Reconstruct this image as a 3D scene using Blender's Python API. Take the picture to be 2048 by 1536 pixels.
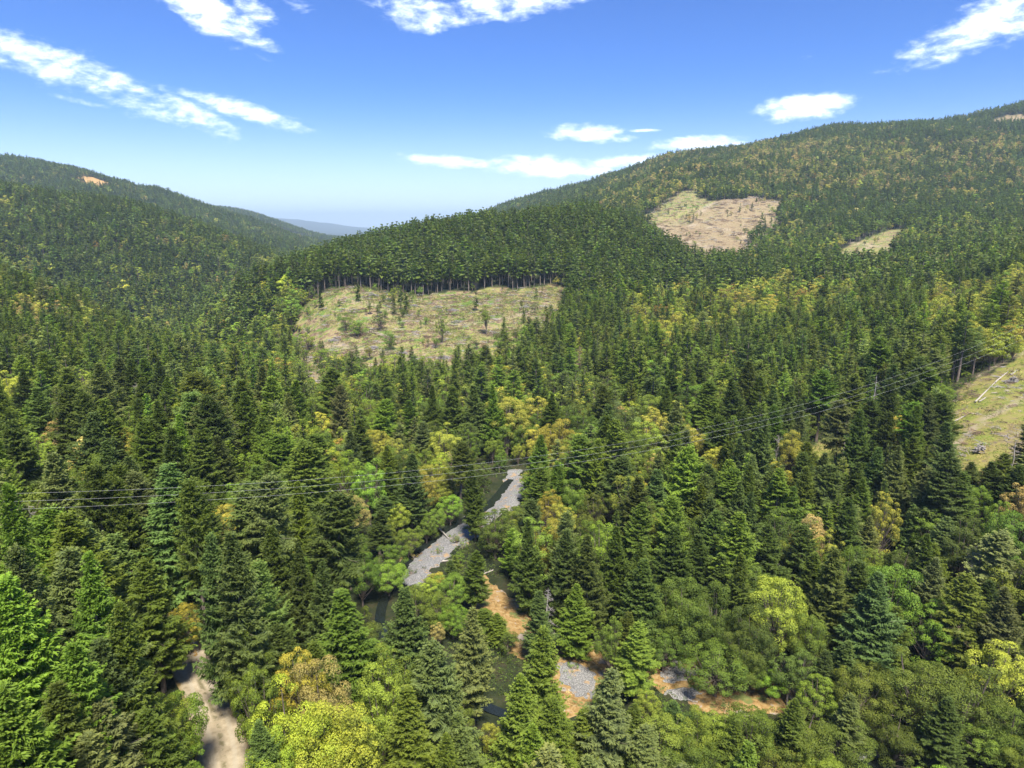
import bpy, math, random, sys
import numpy as np
from mathutils import Vector, Matrix
PI = math.pi
SC = bpy.context.scene
COL = SC.collection
for o in list(bpy.data.objects): bpy.data.objects.remove(o)

# ------------------------------------------------------------------ camera
FPX, PITCH, ZC = 1409.0, math.radians(12.5), 100.0
cam_d = bpy.data.cameras.new('camera'); cam = bpy.data.objects.new('camera', cam_d); COL.objects.link(cam)
cam.location = (0, 0, ZC); cam.rotation_euler = (PI/2 - PITCH, 0, 0)
cam_d.sensor_width = 36.0; cam_d.lens = 36.0*FPX/2048.0
cam_d.clip_start = 1.0; cam_d.clip_end = 120000.0
SC.camera = cam

# ------------------------------------------------------------------ light
SUN_EL, SUN_AZ = math.radians(58), math.radians(166)      # azimuth clockwise from +Y
sun_d = bpy.data.lights.new('sun', 'SUN'); sun_d.energy = 3.3; sun_d.angle = math.radians(12.0)
sun_d.color = (1.0, 0.94, 0.83)
sun = bpy.data.objects.new('sun', sun_d); COL.objects.link(sun)
sdir = Vector((math.sin(SUN_AZ)*math.cos(SUN_EL), math.cos(SUN_AZ)*math.cos(SUN_EL), math.sin(SUN_EL)))
sun.rotation_euler = sdir.to_track_quat('Z', 'Y').to_euler(); sun.location = (0, 0, 600)
SC.view_settings.view_transform = 'Standard'; SC.view_settings.look = 'None'
SC.view_settings.gamma = 1.0; SC.view_settings.exposure = 1.45
SC.render.engine = 'CYCLES'
SC.cycles.max_bounces = 5; SC.cycles.diffuse_bounces = 3; SC.cycles.glossy_bounces = 2
SC.cycles.transmission_bounces = 3; SC.cycles.volume_bounces = 0; SC.cycles.transparent_max_bounces = 4
SC.cycles.use_denoising = True

class NT:
    """small helper over a node tree"""
    def __init__(s, nt): s.nt = nt
    def n(s, t, **kw):
        nd = s.nt.nodes.new(t)
        for k, v in kw.items(): setattr(nd, k, v)
        return nd
    def put(s, sock, v):
        if isinstance(v, bpy.types.NodeSocket): s.nt.links.new(v, sock)
        elif v is not None:
            if hasattr(sock.default_value, '__len__') and not hasattr(v, '__len__'): v = [v]*len(sock.default_value)
            if hasattr(sock.default_value, '__len__') and len(sock.default_value) == 4 and len(v) == 3: v = (*v, 1)
            sock.default_value = v
    def m(s, op, a, b=None, c=None, clamp=False):
        nd = s.n('ShaderNodeMath', operation=op, use_clamp=clamp); s.put(nd.inputs[0], a)
        if b is not None: s.put(nd.inputs[1], b)
        if c is not None: s.put(nd.inputs[2], c)
        return nd.outputs[0]
    def vm(s, op, a, b=None):
        nd = s.n('ShaderNodeVectorMath', operation=op); s.put(nd.inputs[0], a)
        if b is not None: s.put(nd.inputs[1], b)
        return nd.outputs[0] if op not in ('DOT_PRODUCT', 'LENGTH', 'DISTANCE') else nd.outputs[1]
    def mix(s, f, a, b, blend='MIX'):
        nd = s.n('ShaderNodeMix', data_type='RGBA', blend_type=blend); s.put(nd.inputs[0], f)
        s.put(nd.inputs[6], a); s.put(nd.inputs[7], b); return nd.outputs[2]
    def noise(s, vec, scale, detail=4, rough=0.55, dist=0.0, color=False):
        nd = s.n('ShaderNodeTexNoise'); s.put(nd.inputs['Vector'], vec); s.put(nd.inputs['Scale'], scale)
        s.put(nd.inputs['Detail'], detail); s.put(nd.inputs['Roughness'], rough); s.put(nd.inputs['Distortion'], dist)
        return nd.outputs[1] if color else nd.outputs[0]
    def ss(s, x, a, b):
        nd = s.n('ShaderNodeMapRange', interpolation_type='SMOOTHSTEP'); s.put(nd.inputs[0], x)
        s.put(nd.inputs[1], a); s.put(nd.inputs[2], b); s.put(nd.inputs[3], 0.0); s.put(nd.inputs[4], 1.0); return nd.outputs[0]
    def ramp(s, x, stops):
        nd = s.n('ShaderNodeValToRGB'); s.put(nd.inputs[0], x); e = nd.color_ramp.elements
        while len(e) < len(stops): e.new(0.5)
        for i, (p, c) in enumerate(stops): e[i].position = p; e[i].color = (*c, 1)
        return nd.outputs[0]

# sky: Nishita plus a thin deck of small clouds, all by direction
world = bpy.data.worlds.new("World"); SC.world = world; world.use_nodes = True
w = NT(world.node_tree); world.node_tree.nodes.clear()
sky = w.n('ShaderNodeTexSky', sky_type='NISHITA'); sky.sun_disc = False
sky.sun_elevation = SUN_EL; sky.sun_rotation = SUN_AZ
sky.altitude = 300; sky.air_density = 1.0; sky.dust_density = 0.6; sky.ozone_density = 3.0
SKY = dict(strength=0.127, gamma=1.35, mult=(0.088, 0.165, 0.29))
tc = w.n('ShaderNodeTexCoord'); D = w.vm('NORMALIZE', tc.outputs['Generated'])
sep = w.n('ShaderNodeSeparateXYZ'); w.put(sep.inputs[0], D)
zz = w.m('MAXIMUM', sep.outputs[2], 0.0)
gm = w.n('ShaderNodeGamma'); w.put(gm.inputs[0], sky.outputs[0]); w.put(gm.inputs[1], SKY['gamma'])
skyc = w.mix(1.0, gm.outputs[0], SKY['mult'], 'MULTIPLY')
def px_dir(u, v):
    a, b = (u-1024)/FPX, (768-v)/FPX
    d = Vector((a, math.cos(PITCH)+b*math.sin(PITCH), -math.sin(PITCH)+b*math.cos(PITCH))); return d.normalized()
hz = w.ss(zz, 0.27, -0.03)
skyc = w.mix(w.m('MULTIPLY', w.m('POWER', hz, 3.0), 0.86), skyc, (5.2, 5.75, 6.9))
# clouds: (u, v, half width, half height, tilt in degrees, density)
CL = [(60,108,110,26,12,1.0),(150,150,210,30,14,.85),(250,178,170,26,20,.95),(350,205,120,17,22,.75),(500,226,110,17,14,1.0),
      (170,205,50,7,10,.6),(330,226,50,8,5,.6),(410,18,105,30,28,1.0),(500,12,60,24,35,.6),(600,10,45,14,10,.35),(835,20,80,32,12,1.0),
      (1050,-5,140,30,-10,1.0),(1985,48,110,30,-20,1.0),(2040,12,80,34,-20,1.0),(1925,90,40,6,-10,.7),(1612,214,72,21,-2,1.2),
      (1170,266,66,17,2,1.2),(1245,277,30,9,0,.85),(1385,287,75,13,-2,1.15),(1475,287,28,6,0,.8),(900,322,100,13,3,1.15),(1080,333,100,19,2,1.25),
      (1195,342,50,10,0,.9),(1265,322,72,13,-3,1.15),(1350,316,34,7,0,.8),(1280,261,50,4,0,.5),(1600,118,70,12,0,.22),(560,232,70,6,5,.6)]
wv = w.vm('MULTIPLY', D, (1, 1, 2.4))
nz = w.noise(wv, 32, 8, 0.62, 0.2); nz2 = w.noise(wv, 9, 4, 0.5)
cov = None
for (u, v, hw, hh, tilt, den) in CL:
    hw, hh = hw*.9, hh*.82
    d = px_dir(u, v); r = d.cross(Vector((0, 0, 1))).normalized(); up = r.cross(d)
    t = math.radians(-tilt); ax = r*math.cos(t)+up*math.sin(t); ay = -r*math.sin(t)+up*math.cos(t)
    k = FPX/ (1/ (d.dot(Vector((0, math.cos(PITCH), -math.sin(PITCH))))))
    fw = w.vm('DOT_PRODUCT', D, tuple(d)); X = w.m('DIVIDE', w.vm('DOT_PRODUCT', D, tuple(ax)), hw/k); Y = w.m('DIVIDE', w.vm('DOT_PRODUCT', D, tuple(ay)), hh/k)
    q = w.m('SUBTRACT', den, w.m('MULTIPLY', w.m('ADD', w.m('MULTIPLY', X, X), w.m('MULTIPLY', Y, Y)), 0.62))
    q = w.m('SUBTRACT', q, w.m('MULTIPLY', w.m('LESS_THAN', fw, 0.5), 50))
    cov = q if cov is None else w.m('MAXIMUM', cov, q)
dens = w.m('ADD', cov, w.m('ADD', w.m('MULTIPLY', w.m('SUBTRACT', nz, 0.5), 2.7), w.m('MULTIPLY', w.m('SUBTRACT', nz2, 0.5), 1.2)))
alpha = w.m('MULTIPLY', w.ss(dens, 0.15, 1.45), w.ss(cov, -0.9, 0.1))
ccol = w.mix(w.ss(w.m('ADD', dens, w.m('MULTIPLY', nz2, 0.6)), 0.5, 1.9), (4.2, 4.9, 6.0), (6.4, 6.6, 7.0))
skyf = w.mix(w.m('MULTIPLY', alpha, 0.93), skyc, ccol)
bg = w.n('ShaderNodeBackground'); w.put(bg.inputs[0], skyf); w.put(bg.inputs[1], SKY['strength'])
wo = w.n('ShaderNodeOutputWorld'); w.nt.links.new(bg.outputs[0], wo.inputs[0])

# ------------------------------------------------------------------ helpers
def obj(name, me, parent=None, mats=()):
    o = bpy.data.objects.new(name, me); COL.objects.link(o)
    for m in mats: me.materials.append(m)
    if parent: o.parent = parent
    return o
def tag(o, label=None, cat=None, group=None, kind=None):
    for k, v in (('label', label), ('category', cat), ('group', group), ('kind', kind)):
        if v: o[k] = v
    return o
def mesh_np(name, V, F, smooth=False, attrs=None, matidx=None):
    """V (n,3); F list of arrays with constant width, or one array"""
    me = bpy.data.meshes.new(name); V = np.asarray(V, np.float32)
    Fs = F if isinstance(F, list) else [F]; Fs = [f for f in Fs if len(f)]
    nl = sum(f.size for f in Fs); nf = sum(len(f) for f in Fs)
    me.vertices.add(len(V)); me.vertices.foreach_set('co', V.ravel())
    me.loops.add(nl); me.polygons.add(nf)
    li = np.concatenate([f.ravel() for f in Fs]).astype(np.int32); me.loops.foreach_set('vertex_index', li)
    tot = np.concatenate([np.full(len(f), f.shape[1]) for f in Fs]).astype(np.int32)
    me.polygons.foreach_set('loop_start', (np.cumsum(tot)-tot).astype(np.int32))
    if matidx is not None: me.polygons.foreach_set('material_index', np.asarray(matidx, np.int32))
    me.polygons.foreach_set('use_smooth', np.full(nf, bool(smooth)))
    for k, a in (attrs or {}).items():
        a = np.asarray(a, np.float32)
        if a.ndim == 1: at = me.attributes.new(k, 'FLOAT', 'POINT'); at.data.foreach_set('value', a)
        else: at = me.attributes.new(k, 'FLOAT_COLOR', 'POINT'); at.data.foreach_set('color', np.hstack([a, np.ones((len(a), 1))]).astype(np.float32).ravel())
    me.update(calc_edges=True); me.validate(); return me
_rt = np.random.default_rng(7).random((512, 512))
def vnoise(x, y, seed=0):
    x = np.asarray(x, float)+seed*37.3; y = np.asarray(y, float)+seed*91.7
    xi, yi = np.floor(x).astype(int), np.floor(y).astype(int); fx, fy = x-xi, y-yi
    fx, fy = fx*fx*(3-2*fx), fy*fy*(3-2*fy); g = lambda i, j: _rt[i % 512, j % 512]
    return (g(xi, yi)*(1-fx)+g(xi+1, yi)*fx)*(1-fy)+(g(xi, yi+1)*(1-fx)+g(xi+1, yi+1)*fx)*fy
def fbm(x, y, seed=0, o=4):
    s, a, t = 0, 1, 0
    for i in range(o): s = s+a*vnoise(x*2**i, y*2**i, seed+i); t += a; a *= .5
    return s/t
def inpoly(u, v, poly):
    u = np.asarray(u, float); v = np.asarray(v, float); r = np.zeros(u.shape, bool); n = len(poly)
    for i in range(n):
        x1, y1 = poly[i]; x2, y2 = poly[(i+1) % n]
        if y1 == y2: continue
        c = ((y1 > v) != (y2 > v)) & (u < (x2-x1)*(v-y1)/(y2-y1)+x1); r ^= c
    return r
def polydist(x, y, pts):
    """distance to a polyline"""
    d = np.full(np.shape(x), 1e9)
    for (x1, y1), (x2, y2) in zip(pts[:-1], pts[1:]):
        dx, dy = x2-x1, y2-y1; L = dx*dx+dy*dy+1e-9; t = np.clip(((x-x1)*dx+(y-y1)*dy)/L, 0, 1)
        d = np.minimum(d, np.hypot(x-x1-t*dx, y-y1-t*dy))
    return d
def project(x, y, z):
    """world to photo pixels (2048 wide)"""
    h = z-ZC; f = y*math.cos(PITCH)-h*math.sin(PITCH); up = y*math.sin(PITCH)+h*math.cos(PITCH)
    return 1024+FPX*x/f, 768-FPX*up/f, f

# ------------------------------------------------------------------ terrain: heights relative to the camera over x/y and log distance
QC = np.array([-1.35,-1,-.75,-.6,-.5,-.375,-.25,-.125,0,.125,.25,.375,.5,.75,1,1.35])
TT = {15:[-55,-55,-58,-62,-65,-70,-76,-81,-85,-88,-90,-91,-92,-93,-93,-93],
 60:[-52,-56,-60,-64,-67,-72,-77,-82,-86,-89,-91,-92,-93,-94,-94,-92],
 100:[-55,-60,-66,-67,-68,-73,-79,-85,-89,-92,-93,-94,-95,-96,-93,-88],
 150:[-58,-66,-74,-71,-71,-77,-86,-90,-91,-92,-93,-93,-93,-88,-80,-72],
 220:[-60,-70,-77,-76,-78,-83,-88,-92,-93,-92,-91,-90,-88,-70,-62,-55],
 320:[-58,-68,-76,-80,-84,-89,-92,-93,-93,-91,-88,-85,-80,-57,-50,-45],
 450:[-45,-60,-72,-84,-94,-98,-98,-97,-95,-90,-85,-82,-78,-56,-46,-40],
 550:[-30,-48,-62,-80,-102,-110,-90,-86,-83,-82,-76,-76,-74,-50,-40,-30],
 650:[-20,-36,-50,-88,-122,-112,-68,-72,-72,-76,-72,-70,-66,-42,-30,-20],
 750:[-40,-50,-72,-112,-145,-92,-52,-60,-62,-66,-72,-66,-60,-35,-20,-10],
 850:[-70,-85,-105,-135,-155,-80,-50,-38,-40,-45,-60,-60,-55,-28,-12,0],
 950:[-70,-85,-115,-140,-155,-100,-48,-20,-14,-12,-46,-54,-50,-22,-4,15],
 1050:[-40,-55,-90,-120,-142,-125,-66,-22,-4,4,-44,-48,-38,-12,10,35],
 1200:[30,10,-15,-55,-90,-125,-95,-50,-30,-25,-38,-30,-12,10,50,80],
 1500:[130,110,88,50,18,-48,-115,-110,-60,0,50,40,35,65,120,160],
 1900:[110,80,40,0,-30,-90,-120,-115,-30,60,115,130,150,180,250,300],
 2300:[110,90,60,20,-10,-70,-115,-110,0,90,190,220,250,320,400,450],
 2700:[230,215,180,150,90,-20,-112,-100,20,130,245,290,330,430,530,600],
 3200:[300,290,268,246,153,34,-112,-70,85,170,250,280,300,380,450,500],
 4000:[150,140,120,110,60,-30,-100,-90,-20,60,150,180,200,250,300,300],
 5500:[200,200,190,180,165,118,-80,-60,-60,-40,0,50,60,60,60,60],
 9000:[100,100,100,100,80,30,-120,-120,-120,-100,0,0,0,0,0,0],
 18000:[200,200,200,200,160,80,-150,-200,-200,-100,0,0,0,0,0,0],
 30000:[660,720,720,720,640,500,130,-200,-200,-100,0,0,0,0,0,0],
 42000:[0,0,0,0,0,0,-50,-50,-50,0,0,0,0,0,0,0]}
YR = np.array(sorted(TT)); TB = np.array([TT[k] for k in YR], float)
def cubic(xk, yk, x):
    """monotone-ish cubic Hermite along axis 0 of yk"""
    h = np.diff(xk); d = np.diff(yk, axis=0)/h[:, None]
    m = np.zeros_like(yk); m[0], m[-1] = d[0], d[-1]
    m[1:-1] = (d[:-1]*h[1:, None]+d[1:]*h[:-1, None])/(h[:-1]+h[1:])[:, None]
    i = np.clip(np.searchsorted(xk, x)-1, 0, len(xk)-2); t = ((x-xk[i])/h[i])[:, None]; H = h[i][:, None]
    return (2*t**3-3*t**2+1)*yk[i]+(t**3-2*t**2+t)*H*m[i]+(-2*t**3+3*t**2)*yk[i+1]+(t**3-t**2)*H*m[i+1]
NQ, NL = 480, 580
QG = np.linspace(-1.3, 1.3, NQ); LG = np.linspace(math.log(18), math.log(41500), NL)
A1 = cubic(QC, TB.T, QG).T                       # rows Y, columns q
ZG = cubic(np.log(YR), A1, LG)                   # (NL, NQ)
Yg = np.exp(LG)[:, None]*np.ones((1, NQ)); Xg = Yg*QG[None, :]
far = np.clip((Yg-900)/1500, 0, 1)*np.clip((5000-Yg)/900, 0, 1)
ZG += (fbm(Xg/60, Yg/60, 3)-.5)*5*np.clip((Yg-60)/200, 0.15, 1)
ZG += (fbm(Xg/420, Yg/420, 11)-.5)*70*far + (1-np.abs(fbm(Xg/300, Yg/520, 21)*2-1)-.7)*60*far
ZG += (fbm(Xg/900, Yg/900, 15)-.5)*160*np.clip((Yg-12000)/12000, 0, 1)
ZG += ZC
def ground(x, y):
    y = np.maximum(np.asarray(y, float), 18.5); q = np.asarray(x, float)/y
    fi = np.clip((q-QG[0])/(QG[1]-QG[0]), 0, NQ-1.001); fj = np.clip((np.log(y)-LG[0])/(LG[1]-LG[0]), 0, NL-1.001)
    i, j = fi.astype(int), fj.astype(int); a, b = fi-i, fj-j
    return (ZG[j, i]*(1-a)+ZG[j, i+1]*a)*(1-b)+(ZG[j+1, i]*(1-a)+ZG[j+1, i+1]*a)*b
_ys = np.exp(np.linspace(math.log(40), math.log(4800), 1500))
def hit(u, v, H=0.0):
    """first point on the line of sight of a photo pixel that is H above the ground"""
    a, b = (u-1024)/FPX, (768-v)/FPX; den = math.cos(PITCH)+b*math.sin(PITCH)
    q = a/den; s = (-math.sin(PITCH)+b*math.cos(PITCH))/den
    z = ZC+s*_ys; g = ground(q*_ys, _ys)+H; k = np.nonzero(z <= g)[0]
    if len(k) == 0: return None
    y = _ys[k[0]]; return float(q*y), float(y), float(ground(q*y, y))
def hxy(pts): return [hit(*p)[:2] for p in pts]

# courses of the road and the creek, shaped into the ground
ROAD = [(470,1640),(455,1580),(447,1520),(440,1470),(424,1420),(402,1370),(382,1325),(368,1290),(362,1262)]
road_xy = hxy(ROAD); road_xy += [(road_xy[-1][0]-8, road_xy[-1][1]+5), (road_xy[-1][0]-20, road_xy[-1][1]+8)]
def smooth(pts, n=8):
    P = np.array(pts, float); out = []
    for i in range(len(P)-1):
        p0, p1, p2, p3 = P[max(i-1, 0)], P[i], P[i+1], P[min(i+2, len(P)-1)]
        for t in np.linspace(0, 1, n, endpoint=False):
            out.append(.5*((2*p1)+(-p0+p2)*t+(2*p0-5*p1+4*p2-p3)*t*t+(-p0+3*p1-3*p2+p3)*t**3))
    out.append(P[-1]); return np.array(out)
road_xy = smooth(road_xy)
near = Yg < 400
rd = np.full(Yg.shape, 99.0); rd[near] = polydist(Xg[near], Yg[near], road_xy)
rz = np.zeros_like(ZG)
bi = near & (rd < 9)
cz = ground(road_xy[:, 0], road_xy[:, 1]); cz = np.convolve(np.pad(cz, 12, 'edge'), np.ones(25)/25, 'valid')
dd = np.hypot(Xg[bi][:, None]-road_xy[None, :, 0], Yg[bi][:, None]-road_xy[None, :, 1]); tz = cz[dd.argmin(1)]
wgt = np.clip(1-(rd[bi]-3.4)/5.0, 0, 1); wgt = wgt*wgt*(3-2*wgt); ZG[bi] = ZG[bi]*(1-wgt)+tz*wgt
CREEK = [(1022,955),(1012,968),(1000,985),(965,1020),(905,1050),(850,1085),(812,1120),(785,1165),(762,1215)]
creek_xy = hxy(CREEK)
cx, cy = creek_xy[-1]
creek_xy += [(cx+3, cy-12), (cx+12, cy-24), (cx+28, cy-34), (cx+50, cy-42)]
CRK2 = hxy([(1500,1580),(1640,1545),(1750,1522),(1850,1512),(1960,1508),(2120,1500)])
creek_xy += [CRK2[0]]; creek_xy = smooth(creek_xy+CRK2[1:])
cd = np.full(Yg.shape, 99.0); cd[near] = polydist(Xg[near], Yg[near], creek_xy)
bi = near & (cd < 14)
cz = ground(creek_xy[:, 0], creek_xy[:, 1]); cz = np.convolve(np.pad(cz, 15, 'edge'), np.ones(31)/31, 'valid')
dd = np.hypot(Xg[bi][:, None]-creek_xy[None, :, 0], Yg[bi][:, None]-creek_xy[None, :, 1]); tz = cz[dd.argmin(1)]
wgt = np.clip(1-(cd[bi]-5)/9.0, 0, 1); wgt = wgt*wgt*(3-2*wgt); ZG[bi] = ZG[bi]*(1-wgt)+(tz-1.3*np.clip(1-cd[bi]/6, 0, 1))*wgt
creek_z = cz-0.75

# open areas, as outlines on the ground seen in the photo; each is moved to its place in the world
def wpoly(pts):
    return [hit(*p)[:2] for p in pts if hit(*p)]
CLEAR = wpoly([(640,585),(690,574),(770,578),(850,590),(930,588),(1000,582),(1060,574),(1128,572),(1120,640),(1100,700),(1040,735),(960,765),(900,778),(820,765),(760,752),(690,765),(640,755),(575,735),(590,690),(612,650),(600,625)])
CLEARB = wpoly([(590,725),(640,760),(665,790),(668,830),(630,815),(600,780)])
RCLR = wpoly([(2250,640),(2110,668),(2048,700),(1975,740),(1895,790),(1885,850),(1905,900),(1900,960),(1960,985),(2100,1000),(2300,980)])
GLADE = wpoly([(1590,905),(1660,880),(1720,870),(1700,930),(1650,965),(1600,985)])
PINK = wpoly([(1290,452),(1345,452),(1395,438),(1450,400),(1560,402),(1580,415),(1545,450),(1510,490),(1505,540),(1440,540),(1370,528),(1310,495)])
PINKG = wpoly([(1280,452),(1300,428),(1345,392),(1385,380),(1412,402),(1440,402),(1440,425),(1380,440),(1330,456)])
SMALLC = wpoly([(1640,508),(1700,492),(1750,466),(1790,458),(1815,462),(1800,500),(1770,535),(1700,535)])
GOLD = wpoly([(150,356),(175,352),(235,368),(240,378),(200,382),(165,368)])
GOLD2 = wpoly([(250,374),(275,378),(268,390),(250,386)])
TOPC = wpoly([(1985,238),(2060,226),(2060,250),(1990,254)])
NOTCH = wpoly([(1120,428),(1150,432),(1185,446),(1165,452),(1120,440)])
print('polys', [len(p) for p in (CLEAR, RCLR, GLADE, PINK, PINKG, SMALLC, GOLD, GOLD2, TOPC, NOTCH)])
xr, yr_ = Xg.ravel(), Yg.ravel()
def inw(poly, x, y, jit=0.0, sc=30):
    if len(poly) < 3: return np.zeros(np.shape(x), bool)
    if jit: x, y = x+(fbm(x/sc, y/sc, 5, 5)-.5)*jit*2.2, y+(fbm(x/sc, y/sc, 9, 5)-.5)*jit*2.2
    return inpoly(x, y, poly)
a_clear = (inw(CLEAR, Xg, Yg, 26) | inw(RCLR, Xg, Yg, 10) | inw(GLADE, Xg, Yg, 5) | inw(PINKG, Xg, Yg, 40) | inw(SMALLC, Xg, Yg, 30)).astype(float)
a_cut = (inw(PINK, Xg, Yg, 40) | inw(CLEARB, Xg, Yg, 10) | inw(TOPC, Xg, Yg, 40)).astype(float)
a_gold = (inw(GOLD, Xg, Yg, 50) | inw(GOLD2, Xg, Yg, 30) | inw(NOTCH, Xg, Yg, 30)).astype(float)
ORANGE = [wpoly([(940,1130),(985,1165),(1020,1195),(1075,1210),(1085,1250),(1110,1280),(1150,1290),(1235,1300),(1240,1340),(1200,1430),(1120,1430),(1085,1340),(1005,1300),(950,1230)]),
          wpoly([(1300,1335),(1400,1325),(1420,1360),(1620,1365),(1620,1400),(1560,1430),(1440,1440),(1340,1390),(1200,1330)]),
          wpoly([(800,1110),(820,1105),(860,1080),(868,1090),(838,1112),(815,1140),(802,1150)]),
          wpoly([(470,1040),(500,1036),(505,1062),(475,1066)]), wpoly([(352,1268),(385,1270),(402,1320),(425,1385),(400,1360),(360,1300)])]
GRAVEL = [wpoly([(800,1165),(805,1130),(830,1108),(865,1090),(880,1062),(915,1048),(960,1022),(1000,1008),(1008,1018),(985,1045),(970,1062),(948,1080),(912,1100),(885,1128),(860,1150),(832,1176)]),
          wpoly([(978,1020),(998,990),(1008,962),(1020,940),(1040,940),(1050,966),(1048,985),(1038,1008),(1012,1024)]),
          wpoly([(1115,1325),(1150,1318),(1200,1348),(1200,1385),(1175,1402),(1145,1400),(1118,1370)]),
          wpoly([(1300,1328),(1345,1322),(1400,1338),(1405,1364),(1350,1366),(1312,1358)]),
          wpoly([(1318,1376),(1395,1374),(1405,1404),(1345,1408)]),
          wpoly([(1620,1536),(1680,1512),(1740,1494),(1800,1500),(1780,1530),(1700,1560)])]
TRACKS = [[(1290,462),(1345,450),(1400,452),(1460,462),(1500,478)], [(1330,470),(1400,490),(1470,500)], [(1400,425),(1440,405),(1500,405)], [(1700,486),(1745,492),(1790,500)], [(1725,500),(1745,492)], [(1960,752),(2000,728),(2060,702),(2200,670)], [(700,600),(800,628),(900,650),(1000,640),(1090,612)], [(640,690),(720,700),(820,720)], [(1910,900),(1960,850),(2048,800)]]
a_tr = np.zeros_like(ZG)
for tk in TRACKS:
    pts = wpoly(tk); wd = 2.2 if pts[0][1] < 500 else (3.5 if pts[0][1] < 900 else 6.5)
    a_tr = np.maximum(a_tr, np.clip(1.3-polydist(Xg+(fbm(Xg/15, Yg/15, 5)-.5)*8, Yg, smooth(pts, 5))/wd, 0, 1))
# ground mesh
i = np.arange(NL-1)[:, None]*NQ+np.arange(NQ-1)[None, :]
F = np.stack([i, i+1, i+NQ+1, i+NQ], -1).reshape(-1, 4)
gm_ = mesh_np('ground', np.stack([Xg, Yg, ZG], -1).reshape(-1, 3), F, True, {'w_clear': a_clear.ravel(), 'w_cut': a_cut.ravel(), 'w_gold': a_gold.ravel(), 'w_track': a_tr.ravel(), 'w_lush': (inw(RCLR, Xg, Yg, 10) | inw(GLADE, Xg, Yg, 5)).astype(float).ravel()})

def new_mat(name):
    m = bpy.data.materials.new(name); m.use_nodes = True; m.node_tree.nodes.clear(); return m, NT(m.node_tree)
def finish(t, col, rough=0.9, bump=None, bstr=0.3, bdist=0.1, spec=0.2, trans=None):
    p = t.n('ShaderNodeBsdfPrincipled'); t.put(p.inputs['Base Color'], col); t.put(p.inputs['Roughness'], rough)
    t.put(p.inputs['Specular IOR Level'], spec)
    if bump is not None:
        b = t.n('ShaderNodeBump'); t.put(b.inputs['Height'], bump); t.put(b.inputs['Strength'], bstr); t.put(b.inputs['Distance'], bdist)
        t.nt.links.new(b.outputs[0], p.inputs['Normal'])
    sh = p.outputs[0]
    if trans:
        tr = t.n('ShaderNodeBsdfTranslucent'); t.put(tr.inputs[0], trans[1]); mx = t.n('ShaderNodeMixShader'); t.put(mx.inputs[0], trans[0])
        t.nt.links.new(sh, mx.inputs[1]); t.nt.links.new(tr.outputs[0], mx.inputs[2]); sh = mx.outputs[0]
    o = t.n('ShaderNodeOutputMaterial'); t.nt.links.new(sh, o.inputs[0])
def attr(t, name, typ='GEOMETRY'):
    a = t.n('ShaderNodeAttribute', attribute_name=name, attribute_type=typ); return a
def mat_ground():
    m, t = new_mat('forest_floor'); P = t.n('ShaderNodeNewGeometry').outputs['Position']
    n1 = t.noise(P, 0.22, 5, .7); n2 = t.noise(P, 0.05, 5, .6); n3 = t.noise(P, 1.3, 3, .6); n4 = t.noise(P, 0.014, 5, .65)
    floor = t.ramp(n1, [(.3, (.012, .018, .007)), (.5, (.03, .038, .014)), (.7, (.06, .05, .026))])
    grass = t.ramp(t.m('ADD', t.m('MULTIPLY', n1, .55), t.m('MULTIPLY', n2, .45)), [(.34, (.09, .13, .03)), (.40, (.15, .18, .04)), (.46, (.27, .27, .075)), (.51, (.33, .26, .12)), (.56, (.22, .14, .085)), (.63, (.10, .065, .045))])
    grass = t.mix(t.ss(n3, .56, .7), grass, (.30, .26, .22))
    grass = t.mix(t.ss(t.noise(P, .09, 4, .6), .52, .62), grass, (.13, .20, .04))
    grass = t.mix(t.m('MULTIPLY', t.ss(t.noise(P, .12, 5, .7), .55, .66), .8), grass, (.13, .085, .06)); grass = t.mix(t.m('MULTIPLY', t.ss(t.noise(P, .2, 4, .7), .60, .68), .8), grass, (.34, .31, .28))
    lush = t.ramp(t.m('ADD', t.m('MULTIPLY', n1, .45), t.m('MULTIPLY', n2, .55)), [(.36, (.13, .17, .035)), (.46, (.21, .23, .045)), (.54, (.29, .25, .08)), (.6, (.21, .165, .09)), (.68, (.20, .18, .15))])
    grass = t.mix(attr(t, 'w_lush').outputs['Fac'], grass, lush)
    cut = t.ramp(t.m('ADD', t.m('MULTIPLY', n1, .6), t.m('MULTIPLY', n4, .4)), [(.33, (.10, .07, .035)), (.45, (.23, .165, .09)), (.54, (.31, .24, .135)), (.63, (.17, .17, .06))])
    gold = t.ramp(n2, [(.35, (.42, .24, .08)), (.65, (.55, .36, .14))])
    c = t.mix(attr(t, 'w_clear').outputs['Fac'], floor, grass); c = t.mix(attr(t, 'w_cut').outputs['Fac'], c, cut); c = t.mix(attr(t, 'w_gold').outputs['Fac'], c, gold)
    c = t.mix(t.m('MULTIPLY', attr(t, 'w_track').outputs['Fac'], t.ss(n1, .3, .6)), c, (.38, .31, .21))
    finish(t, c, .95, n3, .6, .25); return m
ground_o = tag(obj('ground', gm_, mats=[mat_ground()]), 'forested valley ground with hills rising to the skyline', 'ground', kind='structure')

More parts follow.
